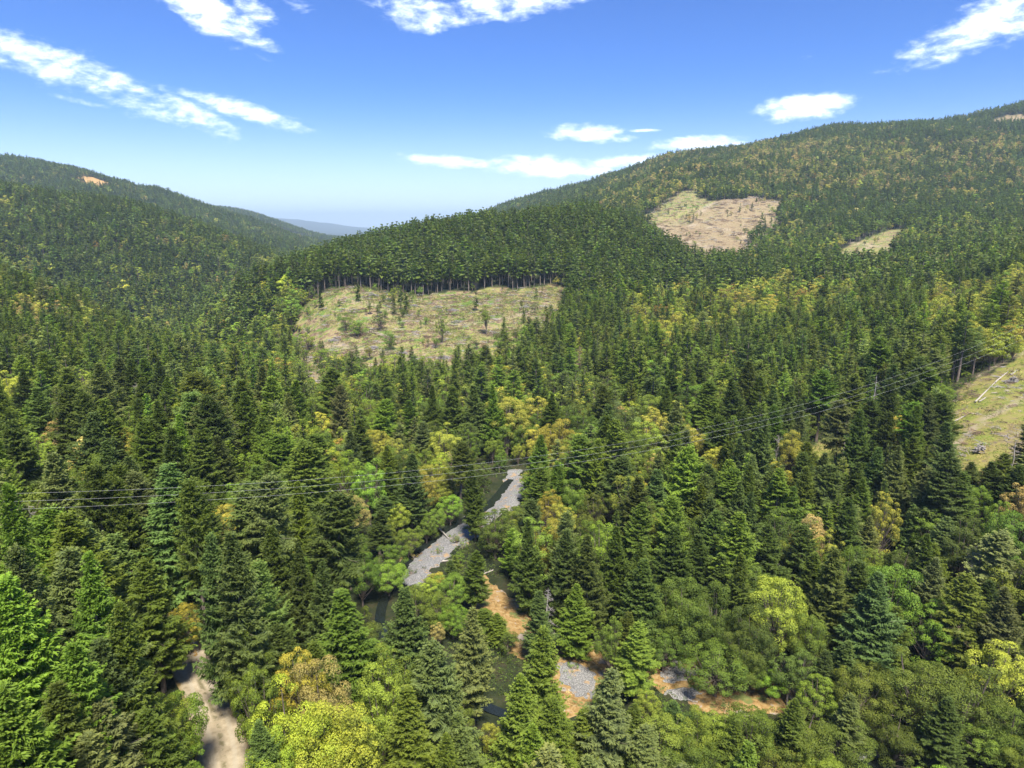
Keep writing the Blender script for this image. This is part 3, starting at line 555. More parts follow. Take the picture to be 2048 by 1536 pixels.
HAND = """15 965 33 4.8 f 3 olive green|45 1080 30 4.4 f 0 grey-green|30 1150 28 4.5 f 0 fresh green|158 1108 28 4.6 f 3 fresh green|100 905 30 4.2 f 4 grey-green
185 930 30 4.0 f 2 deep green|235 955 27 4.2 f 0 deep green|380 962 31 3.9 f 2 deep green|475 1060 30 4.2 f 1 blue-green|432 1068 28 3.8 f 0 blue-green
538 1052 26 4.4 f 0 deep green|600 1085 26 4.2 f 3 dark green|640 1128 25 4.6 f 3 blue-green|296 1118 21.5 4.3 f 5 olive green|222 1198 27 4.6 f 3 olive green
188 1285 23 3.8 f 1 blue-green|118 1298 24 4.2 f 0 fresh green|108 1368 22 4.4 f 3 deep green|20 1378 24 4.4 f 0 fresh green|210 1395 20 4.2 f 0 grey-green
280 1425 18 3.6 f 5 deep green|330 1480 15 3.4 f 0 deep green|60 1450 20 4 f 3 fresh green|150 1470 18 4 f 1 grey-green
338 1398 12 3.5 b 0 bright green|350 1462 9 2.8 b 3 bright green|330 1385 14 3 b 3 yellow-green
600 1292 19 3.6 b 3 golden green|640 1325 19 5.0 b 2 tan|572 1372 18 5.4 b 5 yellow-green|655 1372 19 5.8 b 1 yellow-green|690 1440 15 4.6 b 2 olive green|600 1450 15 5.6 b 5 yellow-green|545 1465 12 3.6 b 2 yellow-green
520 1325 17 3.0 b 3 fresh green|488 1258 16 3.0 b 4 olive green|528 1440 14 2.6 f 0 blue-green|475 964 15 3.8 b 3 olive green|455 1008 14 4.2 b 0 golden green
695 985 15 5.2 b 1 tan|685 905 20 5.0 b 1 bright green|735 925 20 4.5 b 3 bright green|776 1287 21 4.0 b 3 olive green|760 1340 18 4.8 b 4 olive green
813 1178 25 4.4 f 0 blue-green|882 1281 27 4.6 f 5 grey-green|944 1215 24 3.6 f 1 grey-green|1043 1340 25 4.6 f 3 fresh green|1075 1263 24 4.4 f 0 fresh green
1106 1384 22 4.2 f 0 fresh green|1204 1339 25 4.6 f 5 grey-green|1297 1455 17 4.2 f 5 grey-green|921 1438 18 3.2 f 1 blue-green|1168 1420 17 3 f 4 deep green
1151 1168 17.5 4.4 f 3 fresh green|1077 1184 17 3.2 f 0 blue-green|1203 1043 24 4.6 b 3 bright green|1180 1072 26 4.4 f 0 dark green|1130 1060 25 4.2 f 0 dark green|1062 1035 25 4.0 f 3 dark green
1437 1298 11 5.6 b 0 fresh green|1278 1252 17 4.0 f 5 olive green|1228 1244 15 2.8 b 4 deep green|1495 1318 8 3.6 b 0 bright green|1546 1345 6.5 3.0 b 0 bright green
775 1128 9 4.2 b 0 bright green|778 1090 9 3.8 b 4 fresh green|720 1105 14 4 b 1 fresh green|948 1098 16 3.2 f 5 deep green|990 1018 15 5 b 3 deep green|900 1155 9 4 b 0 fresh green|880 1195 9 4.5 b 2 olive green|905 1215 8 3.2 b 0 bright green
815 1060 9 3.4 b 0 fresh green|852 1040 8 3.0 b 4 deep green|900 995 10 3.6 b 0 bright green|950 930 24 3.6 f 0 deep green|870 1020 9 3.2 b 0 fresh green
1565 1163 21 5.4 b 0 yellow-green|1620 1230 16 4.5 b 2 deep green|1755 1142 27 6.4 f 3 blue-green|1437 1178 19 5 b 2 deep green|1380 1170 19 5.4 b 2 deep green
1768 984 22 3.6 b 3 golden green|1630 1028 20 4.4 b 1 tan|1660 1060 19 3.8 b 3 golden green|1700 1095 17 4.6 b 2 olive green|1640 1350 12 3.2 b 3 bright green|1648 1310 14 3 f 1 blue-green|1690 1280 16 3.2 f 0 blue-green
1727 1338 14 4.6 b 0 olive green|1850 1312 18 6.8 b 5 deep green|1945 1330 17 6.2 b 5 deep green|1500 1424 13 5.4 b 2 fresh green|1600 1424 12 5.2 b 5 deep green|1690 1440 10 5 b 5 deep green|1400 1430 13 4.0 b 2 olive green|1450 1432 11 3.8 b 4 olive green
1873 1205 17 4.2 b 3 bright green|1880 1030 20 4.4 f 5 grey-green|1930 1040 19 5.6 b 4 dark green|1995 1000 19 2.8 b 3 bright green|1960 975 14 3.6 b 0 fresh green|2040 1030 22 5.6 b 0 deep green|1990 1290 17 5 b 1 golden green
1752 895 24 4.2 f 0 blue-green|1860 790 29 4.6 f 5 grey-green|1895 845 28 4.6 f 1 blue-green|1800 830 18 4.2 b 3 golden green|1835 815 29 3.8 f 4 deep green|1735 960 23 4.4 f 3 deep green|1640 905 20 4 f 0 blue-green
2075 830 26 5 f 5 dark green|2065 960 22 4.6 b 4 tan|1885 770 9 4 b 0 olive green|1308 815 19 5.2 b 3 golden green|1385 850 17 5.4 b 1 golden green|1430 895 15 4.4 b 4 golden green|1300 905 14 3.6 b 3 olive green
1595 820 24 3.6 f 1 grey-green|1575 860 19 4.8 b 1 golden green|1490 820 25 3.8 f 0 dark green|1690 640 28 4.2 f 5 olive green|1650 690 27 4.4 f 5 olive green|1720 660 28 4.2 f 2 deep green|1620 720 26 4 f 2 deep green
250 850 16 6 b 1 golden green|75 865 17 4.2 b 3 bright green|40 745 29 6.5 f 3 dark green|150 640 30 6 f 3 olive green|195 665 27 6 f 3 dark green|265 755 26 4.4 f 0 deep green|495 905 15 3.8 b 3 bright green|165 740 16 4 b 3 yellow-green
345 855 27 5 f 0 dark green|395 850 26 5 f 5 deep green|330 755 25 5 f 3 deep green|1098 985 14 4 b 1 golden green|1150 960 15 4.4 b 2 fresh green|1120 1010 13 3.6 b 4 golden green|1190 985 15 3.6 b 3 olive green|800 820 14 3.6 b 3 yellow-green|1590 1402 16 3.4 f 3 deep green|1698 1392 14 3.2 f 0 grey-green|1348 1412 14 3.2 f 0 blue-green|1478 1445 13 3 f 3 deep green|1895 1400 15 3.6 f 0 dark green|1545 1050 24 4.8 f 5 dark green|1480 1110 25 4.8 f 3 deep green|1350 1050 26 5 f 0 dark green|1420 1020 26 4.8 f 5 dark green|1500 985 25 4.8 f 3 blue-green|1270 1000 25 4.6 f 5 deep green|1700 1000 26 5 f 0 dark green|1930 1150 24 5.4 f 5 deep green|2020 1180 23 5 f 3 grey-green|1790 1215 18 4 f 0 deep green|1625 1105 22 4.6 f 0 deep green|1290 1120 24 4.8 f 0 dark green|1240 1060 25 4.6 f 3 deep green|370 1212 9 2.4 b 0 golden green|392 1222 7 2.2 b 2 fresh green|1325 1432 13 4.8 b 4 olive green|1262 1415 14 3.4 f 3 deep green|1375 1475 10 5 b 2 deep green|1290 1490 12 4.6 b 0 deep green|1230 1470 12 3 f 0 blue-green|1440 1480 8 5 b 5 olive green|1545 1478 8 5 b 5 olive green|1620 1490 7 4.6 b 2 olive green|1795 1440 10 4.4 b 5 deep green|2035 1400 13 5 b 5 deep green|1975 1452 8 4.2 b 0 fresh green|1870 1450 7 3.2 b 0 bright green|2045 1485 7 4.6 b 2 olive green|1490 1262 14 4.2 b 2 deep green|1330 1270 9 3.6 b 0 deep green|1600 1310 12 4.2 b 4 dark green|1340 1180 16 4.8 b 2 deep green|1510 1215 18 4.6 b 2 dark green|855 935 17 4 b 1 golden green"""
for line in HAND.replace('\n', '|').split('|'):
    p = line.split(); add_hand(float(p[0]), float(p[1]), float(p[2]), float(p[3]), p[4], int(p[5]), ' '.join(p[6:]))
n_tall_hand = len(trees)
CLHAND = """715 564 18 3.6 f 3 dark green|715 636 16 8.5 b 5 bright green|690 626 15 7 b 0 fresh green|760 626 15 6.5 b 0 dark green|800 576 21 3.8 f 1 dark green|813 580 22 4 f 0 dark green|787 588 18 3.4 f 3 dark green|640 580 17 3.4 f 0 dark green
884 622 25 4.6 b 3 olive green|952 578 20 4 f 5 dark green|972 612 23 6 b 4 olive green|1005 634 23 4.6 f 3 dark green|1048 615 14 3.2 f 3 dark green|780 662 15 6.5 b 5 deep green|655 698 12 8 b 0 fresh green|715 690 17 3.6 f 5 dark green|750 715 14 3.4 f 0 dark green
640 690 12 5 b 2 deep green|1750 472 14 4 b 1 golden green|1372 405 15 4 b 2 dark green|1385 408 14 4 b 4 olive green|1360 410 14 4 b 0 dark green|1395 412 12 3.6 b 0 dark green|1480 408 17 4 f 5 dark green|1495 410 16 4 b 3 golden green|1505 405 17 4 f 1 dark green|1530 430 16 3 f 0 dark green"""
for line in CLHAND.replace('\n', '|').split('|'):
    p = line.split(); add_hand(float(p[0]), float(p[1]), float(p[2]), float(p[3]), p[4], int(p[5]), ' '.join(p[6:]))
hand = np.array(trees); NH = len(hand); hand[:n_tall_hand, 3] *= np.where(np.hypot(hand[:n_tall_hand, 0]+38, hand[:n_tall_hand, 1]-88) < 26, 1, 1.12)

# keep-open views over the road, bars and banks: a filler tree must not hide them
KEEP = [[(398,1320),(435,1390),(482,1455),(505,1600),(412,1600),(405,1440),(375,1370),(335,1275)], [(800,1170),(798,1120),(850,1075),(880,1045),(1000,1000),(1006,955),(1042,960),(1045,1000),(985,1040),(950,1085),(905,1105),(850,1150),(828,1175)],
        [(955,1150),(985,1165),(1065,1205),(1060,1240),(1035,1275),(1000,1235),(970,1200)], [(1085,1270),(1130,1300),(1230,1310),(1225,1350),(1170,1385),(1135,1380),(1105,1320)],
        [(1300,1330),(1400,1330),(1420,1370),(1600,1368),(1600,1390),(1545,1420),(1400,1425),(1340,1400)],[(1690,1520),(1800,1500),(1940,1500),(1940,1536),(1690,1540)],
        [(1900,780),(2048,710),(2048,900),(1930,920),(1900,850)]]
def blocks(x, y, z, H, R, ks=None):
    u0, v0, f0 = project(x, y, z); u1, v1, f1 = project(x, y, z+H); bad = np.zeros(np.shape(x), bool)
    for k in (KEEP if ks is None else ks):
        for s in (.08, .3, .5, .7, .92):
            for sx in (-.55, 0, .55):
                rr = (R*(1.02-s) if True else R)*FPX/f0*sx; bad |= inpoly(u0+(u1-u0)*s+rr, v0+(v1-v0)*s, k)
    return bad
for q_ in (0, 2, 3, 4):
    b_ = blocks(hand[:, 0], hand[:, 1], hand[:, 8], hand[:, 2], hand[:, 3], [KEEP[q_]])
    for h_ in hand[b_]: u_, v_, f_ = project(h_[0], h_[1], h_[8]+h_[2]); print('blocks', q_, int(u_), int(v_), 'Y', int(h_[1]), 'H', h_[2])
def scatter(y0, y1, sp, jit=.48):
    """jittered grid of places between two distances"""
    xm = 0.92*y1+40; nx, ny = int(2*xm/sp), int((y1-y0)/sp); X, Y = np.meshgrid(np.arange(nx)*sp-xm, y0+np.arange(ny)*sp)
    X = X+(np.arange(ny) % 2)[:, None]*sp/2; X = (X+rng.uniform(-jit, jit, X.shape)*sp).ravel(); Y = (Y+rng.uniform(-jit, jit, Y.shape)*sp).ravel()
    k = (np.abs(X) < .92*Y+25) & (Y > 30); return X[k], Y[k]
P = [scatter(30, 260, 6.5), scatter(260, 520, 7.0), scatter(520, 1150, 7.9), scatter(1150, 2000, 9.2), scatter(2000, 3400, 10), scatter(3400, 3900, 14), scatter(4900, 5700, 17)]
TX = np.concatenate([p[0] for p in P]); TY = np.concatenate([p[1] for p in P])
k = (TY < 3400) | (TX/TY < .1); TX, TY = TX[k], TY[k]
TZ = ground(TX, TY); U, Vp, FD = project(TX, TY, TZ)
# drop far places no line of sight reaches (back slopes), with a wide margin
SL = (ZG-ZC)/Yg; RM = np.maximum.accumulate(SL, 0)
fi = np.clip(((TX/TY)-QG[0])/(QG[1]-QG[0]), 0, NQ-1).astype(int); fj = np.clip((np.log(TY)-LG[0])/(LG[1]-LG[0]), 0, NL-1).astype(int)
vis = ((TZ+55-ZC)/TY > RM[np.maximum(fj-2, 0), fi]) | (TY < 700)
# trees in front of the power lines stay lower than the lines
WA, WB = np.array([-78, 97.5, ZC-38.2]), np.array([173.2, 234, ZC-30.4])
_t = np.linspace(-.3, 1.3, 300)[:, None]; _P = WA+(WB-WA)*_t+np.array([175, -322, 0])/366.5*7.0; _P[:, 2] += (-4*13.26*_t*(1-_t))[:, 0]
_wu, _wv, _ = project(_P[:, 0], _P[:, 1], _P[:, 2])
def under_wire(x, y, z, h):
    ut, vt, ft = project(x, y, z+h); vw = np.interp(ut, _wu, _wv); yw = np.interp(ut, _wu, _P[:, 1]); front = y < yw+3
    u0, v0, f0 = project(x, y, z); return np.where(front & (ut > 30) & (vt < vw+5), h*np.clip((v0-vw-6)/(v0-vt), 0.3, 1), h)
openp = inw(CLEAR, TX, TY, 26) | inw(RCLR, TX, TY, 10) | inw(GLADE, TX, TY, 5) | inw(PINKG, TX, TY, 40) | inw(SMALLC, TX, TY, 30) | inw(PINK, TX, TY, 40) | inw(CLEARB, TX, TY, 10) | inw(TOPC, TX, TY, 40) | inw(GOLD, TX, TY, 50) | inw(GOLD2, TX, TY, 30) | inw(NOTCH, TX, TY, 30)
nr = TY < 300
# stray trees and thickets inside the openings
stray = (inw(CLEAR, TX, TY, 26) & ((rng.random(len(TX)) < .02) | ((fbm(TX/16, TY/16, 91, 2) > .67) & (rng.random(len(TX)) < .5)))) | ((inw(PINK, TX, TY, 40) | inw(PINKG, TX, TY, 40) | inw(SMALLC, TX, TY, 30)) & (fbm(TX/30, TY/30, 93, 2) > .72) & (rng.random(len(TX)) < .5)) | (inw(RCLR, TX, TY, 10) & (rng.random(len(TX)) < .03))
openp &= ~stray; strayx = TX[stray]
bad = np.zeros(len(TX), bool); bad[nr] = (polydist(TX[nr], TY[nr], road_xy) < 4.6) | (polydist(TX[nr], TY[nr], creek_xy) < 5.0)
for p in GRAVEL+ORANGE: bad |= inpoly(TX, TY, p)
k = vis & ~openp & ~bad; TX, TY, TZ, U, Vp = TX[k], TY[k], TZ[k], U[k], Vp[k]; N = len(TX)
# mix of kinds: pure plantation on the middle hill, broadleaf pockets elsewhere
n_a = fbm(TX/38, TY/38, 61, 3); n_b = fbm(TX/130, TY/130, 67, 3); pb = np.full(N, .28)   # broadleaf share
def zone(poly, m, base=0): return inpoly(U, Vp, poly) & m
plant = (TY > 690) & (TY < 1130) & (TX/TY > -.45) & (TX/TY < .33); pb[plant] = .02
z1 = zone([(1330,600),(1450,585),(1700,600),(1720,640),(1500,680),(1340,720),(1240,690),(1250,640)], TY < 900); pb[z1] = .88
z2 = zone([(1900,600),(2200,540),(2200,760),(1900,740),(1850,690),(1840,640)], TY < 700); pb[z2] = .92
z3 = zone([(520,735),(1150,740),(1250,820),(1150,960),(1000,1010),(820,1010),(600,900)], TY < 700); pb[z3] = .8
z4 = zone([(340,580),(640,600),(640,780),(480,800),(330,720)], TY < 900); pb[z4] = .72
z5 = (TY > 450) & (TX/TY < -.52) & (TY < 900); pb[z5] = .42
z6 = (TY > 1500) & (TX/TY > .12); pb[z6] = .16+.34*(n_b[z6] > .5); z6b = z6 & (Vp < 300+.0*U) & (TX/TY > .33); pb[z6b & (Vp < 262)] = .08; pb[z6 & (Vp > 290) & (Vp < 390) & (U > 1480)] = .62
z7 = (TY < 150) & (U > 1330); pb[z7] = .36
z8 = zone([(1500,470),(2100,430),(2100,600),(1800,580),(1500,520)], (TY < 1500)); pb[z8] = .5
z9 = zone([(1250,820),(1480,860),(1500,960),(1250,960)], TY < 320); pb[z9] = .55
pb[(TY > 2000) & (TX/TY < 0)] = .22
pk = np.clip(pb+(n_a-.5)*1.8*(1-np.abs(pb*2-1)**2)+(n_b-.5)*.9*(pb > .1), .01, .95)
KD = (rng.random(N) < pk).astype(int)
H = np.where(KD == 0, rng.normal(23.5, 4.2, N), rng.normal(15.5, 3.2, N))*(.92+.2*n_b)
H[plant & (KD == 0)] = (rng.normal(28.5, 3.2, N)*(.86+.28*fbm(TX/50, TY/50, 83, 3)))[plant & (KD == 0)]; H = np.clip(H, 7, 35)
H[(TY > 1300) & (KD == 1)] *= 1.15
st_ = np.isin(TX, strayx); KD[st_ & (rng.random(N) < .5)] = 1; H[st_] = rng.uniform(4, 11, st_.sum())
young = (rng.random(N) < .14) & (TY < 700); H[young] *= .62
edge_river = (TY < 300) & (np.array([0.0]*N) == 0); dcr = np.full(N, 99.0); q_ = TY < 320; dcr[q_] = polydist(TX[q_], TY[q_], creek_xy)
riv = (dcr < 16); KD[riv & (rng.random(N) < .7)] = 1; H[riv & (KD == 1)] = rng.uniform(6, 12, (riv & (KD == 1)).sum())
H0 = H; H = under_wire(TX, TY, TZ, H)
R = np.where(KD == 0, H*rng.uniform(.165, .25, N)+.35, H*rng.uniform(.28, .40, N)); R[plant & (KD == 0)] = H[plant & (KD == 0)]*rng.uniform(.16, .2, (plant & (KD == 0)).sum()); mf = TY > 300; R[mf] *= 1.08
VA = np.where(KD == 0, rng.choice([0, 0, 1, 2, 3, 3, 4, 5, 6, 6, 7], N), rng.integers(0, 8, N)); VA = np.where(plant & (KD == 0), rng.choice([1, 2, 2, 4], N), VA)
# trunks of the stands show at the edges of the openings: taller, barer trees there
ee = (inw(CLEAR, TX, TY-22, 10) | inw(PINKG, TX+10, TY-30, 20) | inw(SMALLC, TX, TY-30, 10) | inw(RCLR, TX+16, TY-6, 8)) & (KD == 0); VA[ee] = 2
tw_f = np.array([.24, .30, .14, .14, .07, .11, 0, 0, 0, 0, 0]); tw_b = np.array([.06, .16, .01, .06, .16, .17, .09, .12, .12, .04, .01])
TI = np.where(KD == 0, rng.choice(11, N, p=tw_f/tw_f.sum()), rng.choice(11, N, p=tw_b/tw_b.sum()))
def retint(mask, names, ps):
    ps = np.array(ps, float); TI[mask] = rng.choice([TN.index(n) for n in names], mask.sum(), p=ps/ps.sum())
retint(z1 & (KD == 1), ['golden green', 'yellow-green', 'olive green', 'fresh green', 'rusty'], [4, 4, 2, 1.5, .4])
retint(z2 & (KD == 1), ['golden green', 'yellow-green', 'olive green'], [4, 3, 2])
retint(z3 & (KD == 1), ['deep green', 'fresh green', 'bright green', 'golden green', 'yellow-green', 'olive green', 'dark green'], [4, 2.5, 1.2, 2.2, 1.2, 2, 2.5])
retint(z4 & (KD == 1), ['yellow-green', 'fresh green', 'bright green', 'rusty', 'olive green'], [3, 3, 2, .8, 2])
retint(z5 & (KD == 1), ['golden green', 'olive green', 'tan', 'yellow-green'], [3, 3, 1.2, 1])
retint(z6 & (KD == 1), ['golden green', 'tan', 'olive green', 'rusty', 'deep green'], [3, 3, 3, .6, 2])
retint(z7 & (KD == 1), ['deep green', 'fresh green', 'olive green', 'dark green', 'bright green', 'golden green'], [5, 1.5, 3, 4, .5, .7])
retint(plant & (KD == 0), ['dark green', 'deep green', 'blue-green'], [5, 3, 2])
retint((TY > 1100) & (KD == 0), ['dark green', 'blue-green', 'deep green', 'olive green'], [5, 3, 2, 1])
retint((TY < 130) & (U < 420) & (KD == 0), ['fresh green', 'deep green', 'grey-green', 'olive green', 'blue-green'], [3, 3, 3, 2, 1.5])
retint((TY < 130) & (U > 900) & (U < 1400) & (KD == 0), ['fresh green', 'deep green', 'grey-green', 'blue-green'], [3, 3, 3, 2])
# keep clear views and room round the trees set by hand
k = np.ones(N, bool); m = np.nonzero(TY < 330)[0]
for f_ in (1, .62, .62, .55):
    H[m] *= f_; R[m] *= f_**.6; m = m[blocks(TX[m], TY[m], TZ[m], H[m], R[m])]
k[m] = False
for h in hand:
    dx = np.hypot(TX-h[0], TY-h[1]); k &= dx > (h[3]+R)*.62
    # filler in front of a hand-set tree may not cover its top
    ut, vt, ft = project(h[0], h[1], h[8]+h[2]*.75); m2 = (TY < h[1]-1) & (TY > h[1]*.3)
    if m2.any():
        uf, vf, ff = project(TX[m2], TY[m2], TZ[m2]+H[m2]); u0, v0, f0 = project(TX[m2], TY[m2], TZ[m2])
        s = np.clip((vt-vf)/(v0-vf+1e-6), 0, 1); halfw = R[m2]*FPX/ff*np.where(KD[m2] == 0, s+.12, .9)
        cov = (vf < vt) & (v0 > vt) & (np.abs(uf+(u0-uf)*s-ut) < halfw+h[3]*FPX/ft*.3); kk = np.nonzero(m2)[0][cov]; k[kk] = False
TX, TY, TZ, H, R, KD, VA, TI = [a[k] for a in (TX, TY, TZ, H, R, KD, VA, TI)]; N = len(TX)
A = lambda c, a: np.r_[hand[:, c], a]
X, Y, HH, RR, KD, VA, TI = A(0, TX), A(1, TY), A(2, H), A(3, R), A(4, KD).astype(int), A(5, VA).astype(int), A(6, TI).astype(int)
HN = np.r_[np.ones(NH, int), np.zeros(N, int)]; N = len(X); Z = ground(X, Y); ROT = rng.uniform(0, 2*PI, N); TLX, TLY = rng.normal(0, .03, N), rng.normal(0, .03, N)
TC = TV[TI]*np.exp(rng.normal(0, .16, (N, 1)))*np.exp(rng.normal(0, .05, (N, 3)))
print('trees', N, 'fir', (KD == 0).sum(), 'broad', (KD == 1).sum())

# which trees show: paint simple outlines front to back; fillers that hide the open views are taken out
bw, bh = 768, 576; sc_ = bw/2048; order = np.argsort(Y); uB, vB, fB = project(X, Y, Z); uT, vT, fT = project(X, Y, Z+HH)
def paint(skip):
    buf = np.full((bh, bw), -1, np.int32)
    for t in order:
        if Y[t] > 720: break
        if uT[t] < -120 or uT[t] > 2170 or skip[t]: continue
        v0, v1 = vT[t]*sc_, (vB[t]*.85+vT[t]*.15)*sc_; rp = RR[t]*FPX/fT[t]*sc_; uc = uT[t]*sc_; ub = uB[t]*sc_
        a, b = max(0, int(v0)), min(bh, int(v1)+1)
        if a >= b: continue
        for r in range(a, b):
            s = (r+.5-v0)/(v1-v0+1e-6); s = min(max(s, 0), 1)
            hw_ = rp*(min(1, s*1.35+.03) if KD[t] == 0 else (math.sqrt(max(0, 1-(2*min(s, .6)-1)**2)) if s < .75 else .35))
            c = uc+(ub-uc)*s; i0, i1 = max(0, int(round(c-hw_))), min(bw, int(round(c+hw_))+1)
            if i0 < i1:
                row = buf[r, i0:i1]; e = row < 0; row[e] = t
    return buf
gx, gy = np.meshgrid((np.arange(bw)+.5)/sc_, (np.arange(bh)+.5)/sc_); gone = np.zeros(N, bool)
for it in range(5):
    buf = paint(gone); n_out = 0
    for k_ in KEEP[:5]:
        i_, c_ = np.unique(buf[inpoly(gx, gy, k_)], return_counts=True)
        for a_, c2 in zip(i_, c_):
            if a_ >= 0 and not HN[a_] and c2 > 14: gone[a_] = True; n_out += 1
    if not n_out: break
for q_, k_ in enumerate(KEEP):
    i_, c_ = np.unique(buf[inpoly(gx, gy, k_)], return_counts=True); print('view', q_, [(int(uT[a]), int(vT[a]), int(HN[a]), int(b)) for a, b in sorted(zip(i_, c_), key=lambda p: -p[1])[:5] if a >= 0])
cnt = np.zeros(N, int); ids, c_ = np.unique(buf[buf >= 0], return_counts=True); cnt[ids] = c_
IND = []
for kd in (0, 1):
    idx = np.nonzero((KD == kd) & (cnt > 5) & ((vT < 1530) & (uT > -40) & (uT < 2090)))[0]; idx = idx[np.argsort(-cnt[idx])][:300]; IND.append(idx)
print('individual', [len(a) for a in IND], 'min px', [cnt[a].min() for a in IND])
ind_all = np.concatenate(IND); is_ind = np.zeros(N, bool); is_ind[ind_all] = True

# words for a tree
MARKS = [(430,1400,'dirt road'), (1020,1225,'orange grass bank'), (870,1105,'creek gravel bar'), (1150,1350,'lower gravel bar'), (1450,1380,'dry grass flat'), (1850,1510,'rocky creek bend'),
         (1910,1250,'brown dead tree'), (1975,850,'logged slope'), (1650,920,'small grassy glade'), (610,1400,'big yellow madrone'), (1155,1250,'lone fir on the orange bank'), (820,650,'stump-strewn clearing'),
         (1400,620,'yellow tree belt'), (545,890,'white snag'), (1158,720,'pale tan snag'), (640,760,'brown brush patch'), (60,1250,'steep near slope'), (1022,930,'dark creek pool'), (380,1050,'bare curved trunk'), (150,800,'wooded ravine slope'),
         (1700,780,'tall bare-trunk stand'), (1300,870,'sagging power lines'), (450,680,'far side valley'), (1400,1080,'dark fir hillside'), (780,1000,'creekside thicket')]
ORD = ['first', 'second', 'third', 'fourth', 'fifth', 'sixth', 'seventh', 'eighth', 'ninth', 'tenth', 'eleventh', 'twelfth', 'thirteenth', 'fourteenth', 'fifteenth', 'sixteenth', 'seventeenth', 'eighteenth', 'nineteenth', 'twentieth']
def label_trees(idx, word, Hm, asp):
    bk = {}
    for t in idx:
        um, vm = (uT[t]+uB[t])/2, vT[t]*.6+vB[t]*.4; d = [math.hypot((um-a)/1.2, vm-b) for a, b, _ in MARKS]; m = int(np.argmin(d))
        size = 'tall' if HH[t] > Hm[1] else ('short' if HH[t] < Hm[0] else 'mid-height'); sh = 'broad' if RR[t]/HH[t] > asp else 'slender'
        bk.setdefault((size, sh, TN[TI[t]], m), []).append((d[m], t))
    out = {}
    for (size, sh, col, m), l in bk.items():
        l.sort()
        for r, (dd_, t) in enumerate(l):
            out[t] = f"{size} {sh} {col} {word}, {ORD[min(r, 19)]} out from the {MARKS[m][2]}" if len(l) > 1 else f"{size} {sh} {col} {word} by the {MARKS[m][2]}"
    return out
LAB = label_trees(IND[0], 'fir', (20, 27), .165); LAB.update(label_trees(IND[1], 'broadleaf tree', (12, 17), .29))
def place_tree(t):
    kd = 'fir' if KD[t] == 0 else 'broad'; nm = 'fir_tree' if KD[t] == 0 else 'broadleaf_tree'; lod = 0 if Y[t] < 300 else 1; cm, tm = PARTS[kd, VA[t], lod]
    base = FIRP[VA[t]]['R'] if KD[t] == 0 else BRP[VA[t]].get('R', 5.0); hb = 25.0 if KD[t] == 0 else BRP[VA[t]].get('H', 16.0)
    e = bpy.data.objects.new(nm, None); COL.objects.link(e); e.empty_display_size = 1; e.location = (X[t], Y[t], Z[t]); e.rotation_euler = (0, 0, ROT[t])
    s = RR[t]/base; e.scale = (s, s, HH[t]/hb); e.rotation_euler = (TLX[t], TLY[t], ROT[t])
    tag(e, LAB[t], 'tree', 'fir trees in the valley' if KD[t] == 0 else 'broadleaf trees in the valley')
    c = bpy.data.objects.new('crown', cm); c.color = (*TC[t], 1); k_ = bpy.data.objects.new('trunk', tm)
    for o in (c, k_): COL.objects.link(o); o.parent = e
for t in ind_all: place_tree(t)

# ------------------------------------------------------------------ the rest of the woods: one object per kind, instanced
def stuff(name, label, cat, meshes, idx, x, y, z, rot, sxy, sz, tint, tx=0, ty=0):
    coll = bpy.data.collections.new(name+'_kinds')
    for i_, me in enumerate(meshes): coll.objects.link(bpy.data.objects.new(f'{name}_kind_{i_:02d}', me))
    me = bpy.data.meshes.new(name); n = len(x); me.vertices.add(n); me.vertices.foreach_set('co', np.stack([x, y, z], 1).astype(np.float32).ravel())
    a = me.attributes.new('pick', 'INT', 'POINT'); a.data.foreach_set('value', np.asarray(idx, np.int32))
    a = me.attributes.new('turn', 'FLOAT_VECTOR', 'POINT'); a.data.foreach_set('vector', np.stack([tx+0*rot, ty+0*rot, rot], 1).astype(np.float32).ravel())
    a = me.attributes.new('size', 'FLOAT_VECTOR', 'POINT'); a.data.foreach_set('vector', np.stack([sxy, sxy, sz], 1).astype(np.float32).ravel())
    a = me.attributes.new('tint', 'FLOAT_COLOR', 'POINT'); a.data.foreach_set('color', np.hstack([tint, np.ones((n, 1))]).astype(np.float32).ravel())
    o = obj(name, me); ng = bpy.data.node_groups.new(name, 'GeometryNodeTree'); N_ = ng.nodes
    ng.interface.new_socket('Geometry', in_out='INPUT', socket_type='NodeSocketGeometry'); ng.interface.new_socket('Geometry', in_out='OUTPUT', socket_type='NodeSocketGeometry')
    gi, go = N_.new('NodeGroupInput'), N_.new('NodeGroupOutput'); ip = N_.new('GeometryNodeInstanceOnPoints'); ci = N_.new('GeometryNodeCollectionInfo'); L = ng.links.new
    mp = N_.new('GeometryNodeMeshToPoints'); L(gi.outputs[0], mp.inputs[0])
    ci.inputs['Collection'].default_value = coll; ci.inputs['Separate Children'].default_value = True; ci.inputs['Reset Children'].default_value = True
    def na(nm, ty): q = N_.new('GeometryNodeInputNamedAttribute'); q.data_type = ty; q.inputs[0].default_value = nm; return q.outputs[0]
    L(mp.outputs[0], ip.inputs['Points']); L(ci.outputs[0], ip.inputs['Instance']); ip.inputs['Pick Instance'].default_value = True
    L(na('pick', 'INT'), ip.inputs['Instance Index']); L(na('turn', 'FLOAT_VECTOR'), ip.inputs['Rotation']); L(na('size', 'FLOAT_VECTOR'), ip.inputs['Scale']); L(ip.outputs[0], go.inputs[0])
    md = o.modifiers.new('scatter', 'NODES'); md.node_group = ng
    return tag(o, label, cat, kind='stuff')
rest = ~is_ind & ~gone; LODN = np.where(Y < 170, 0, np.where(Y < 620, 1, 2))
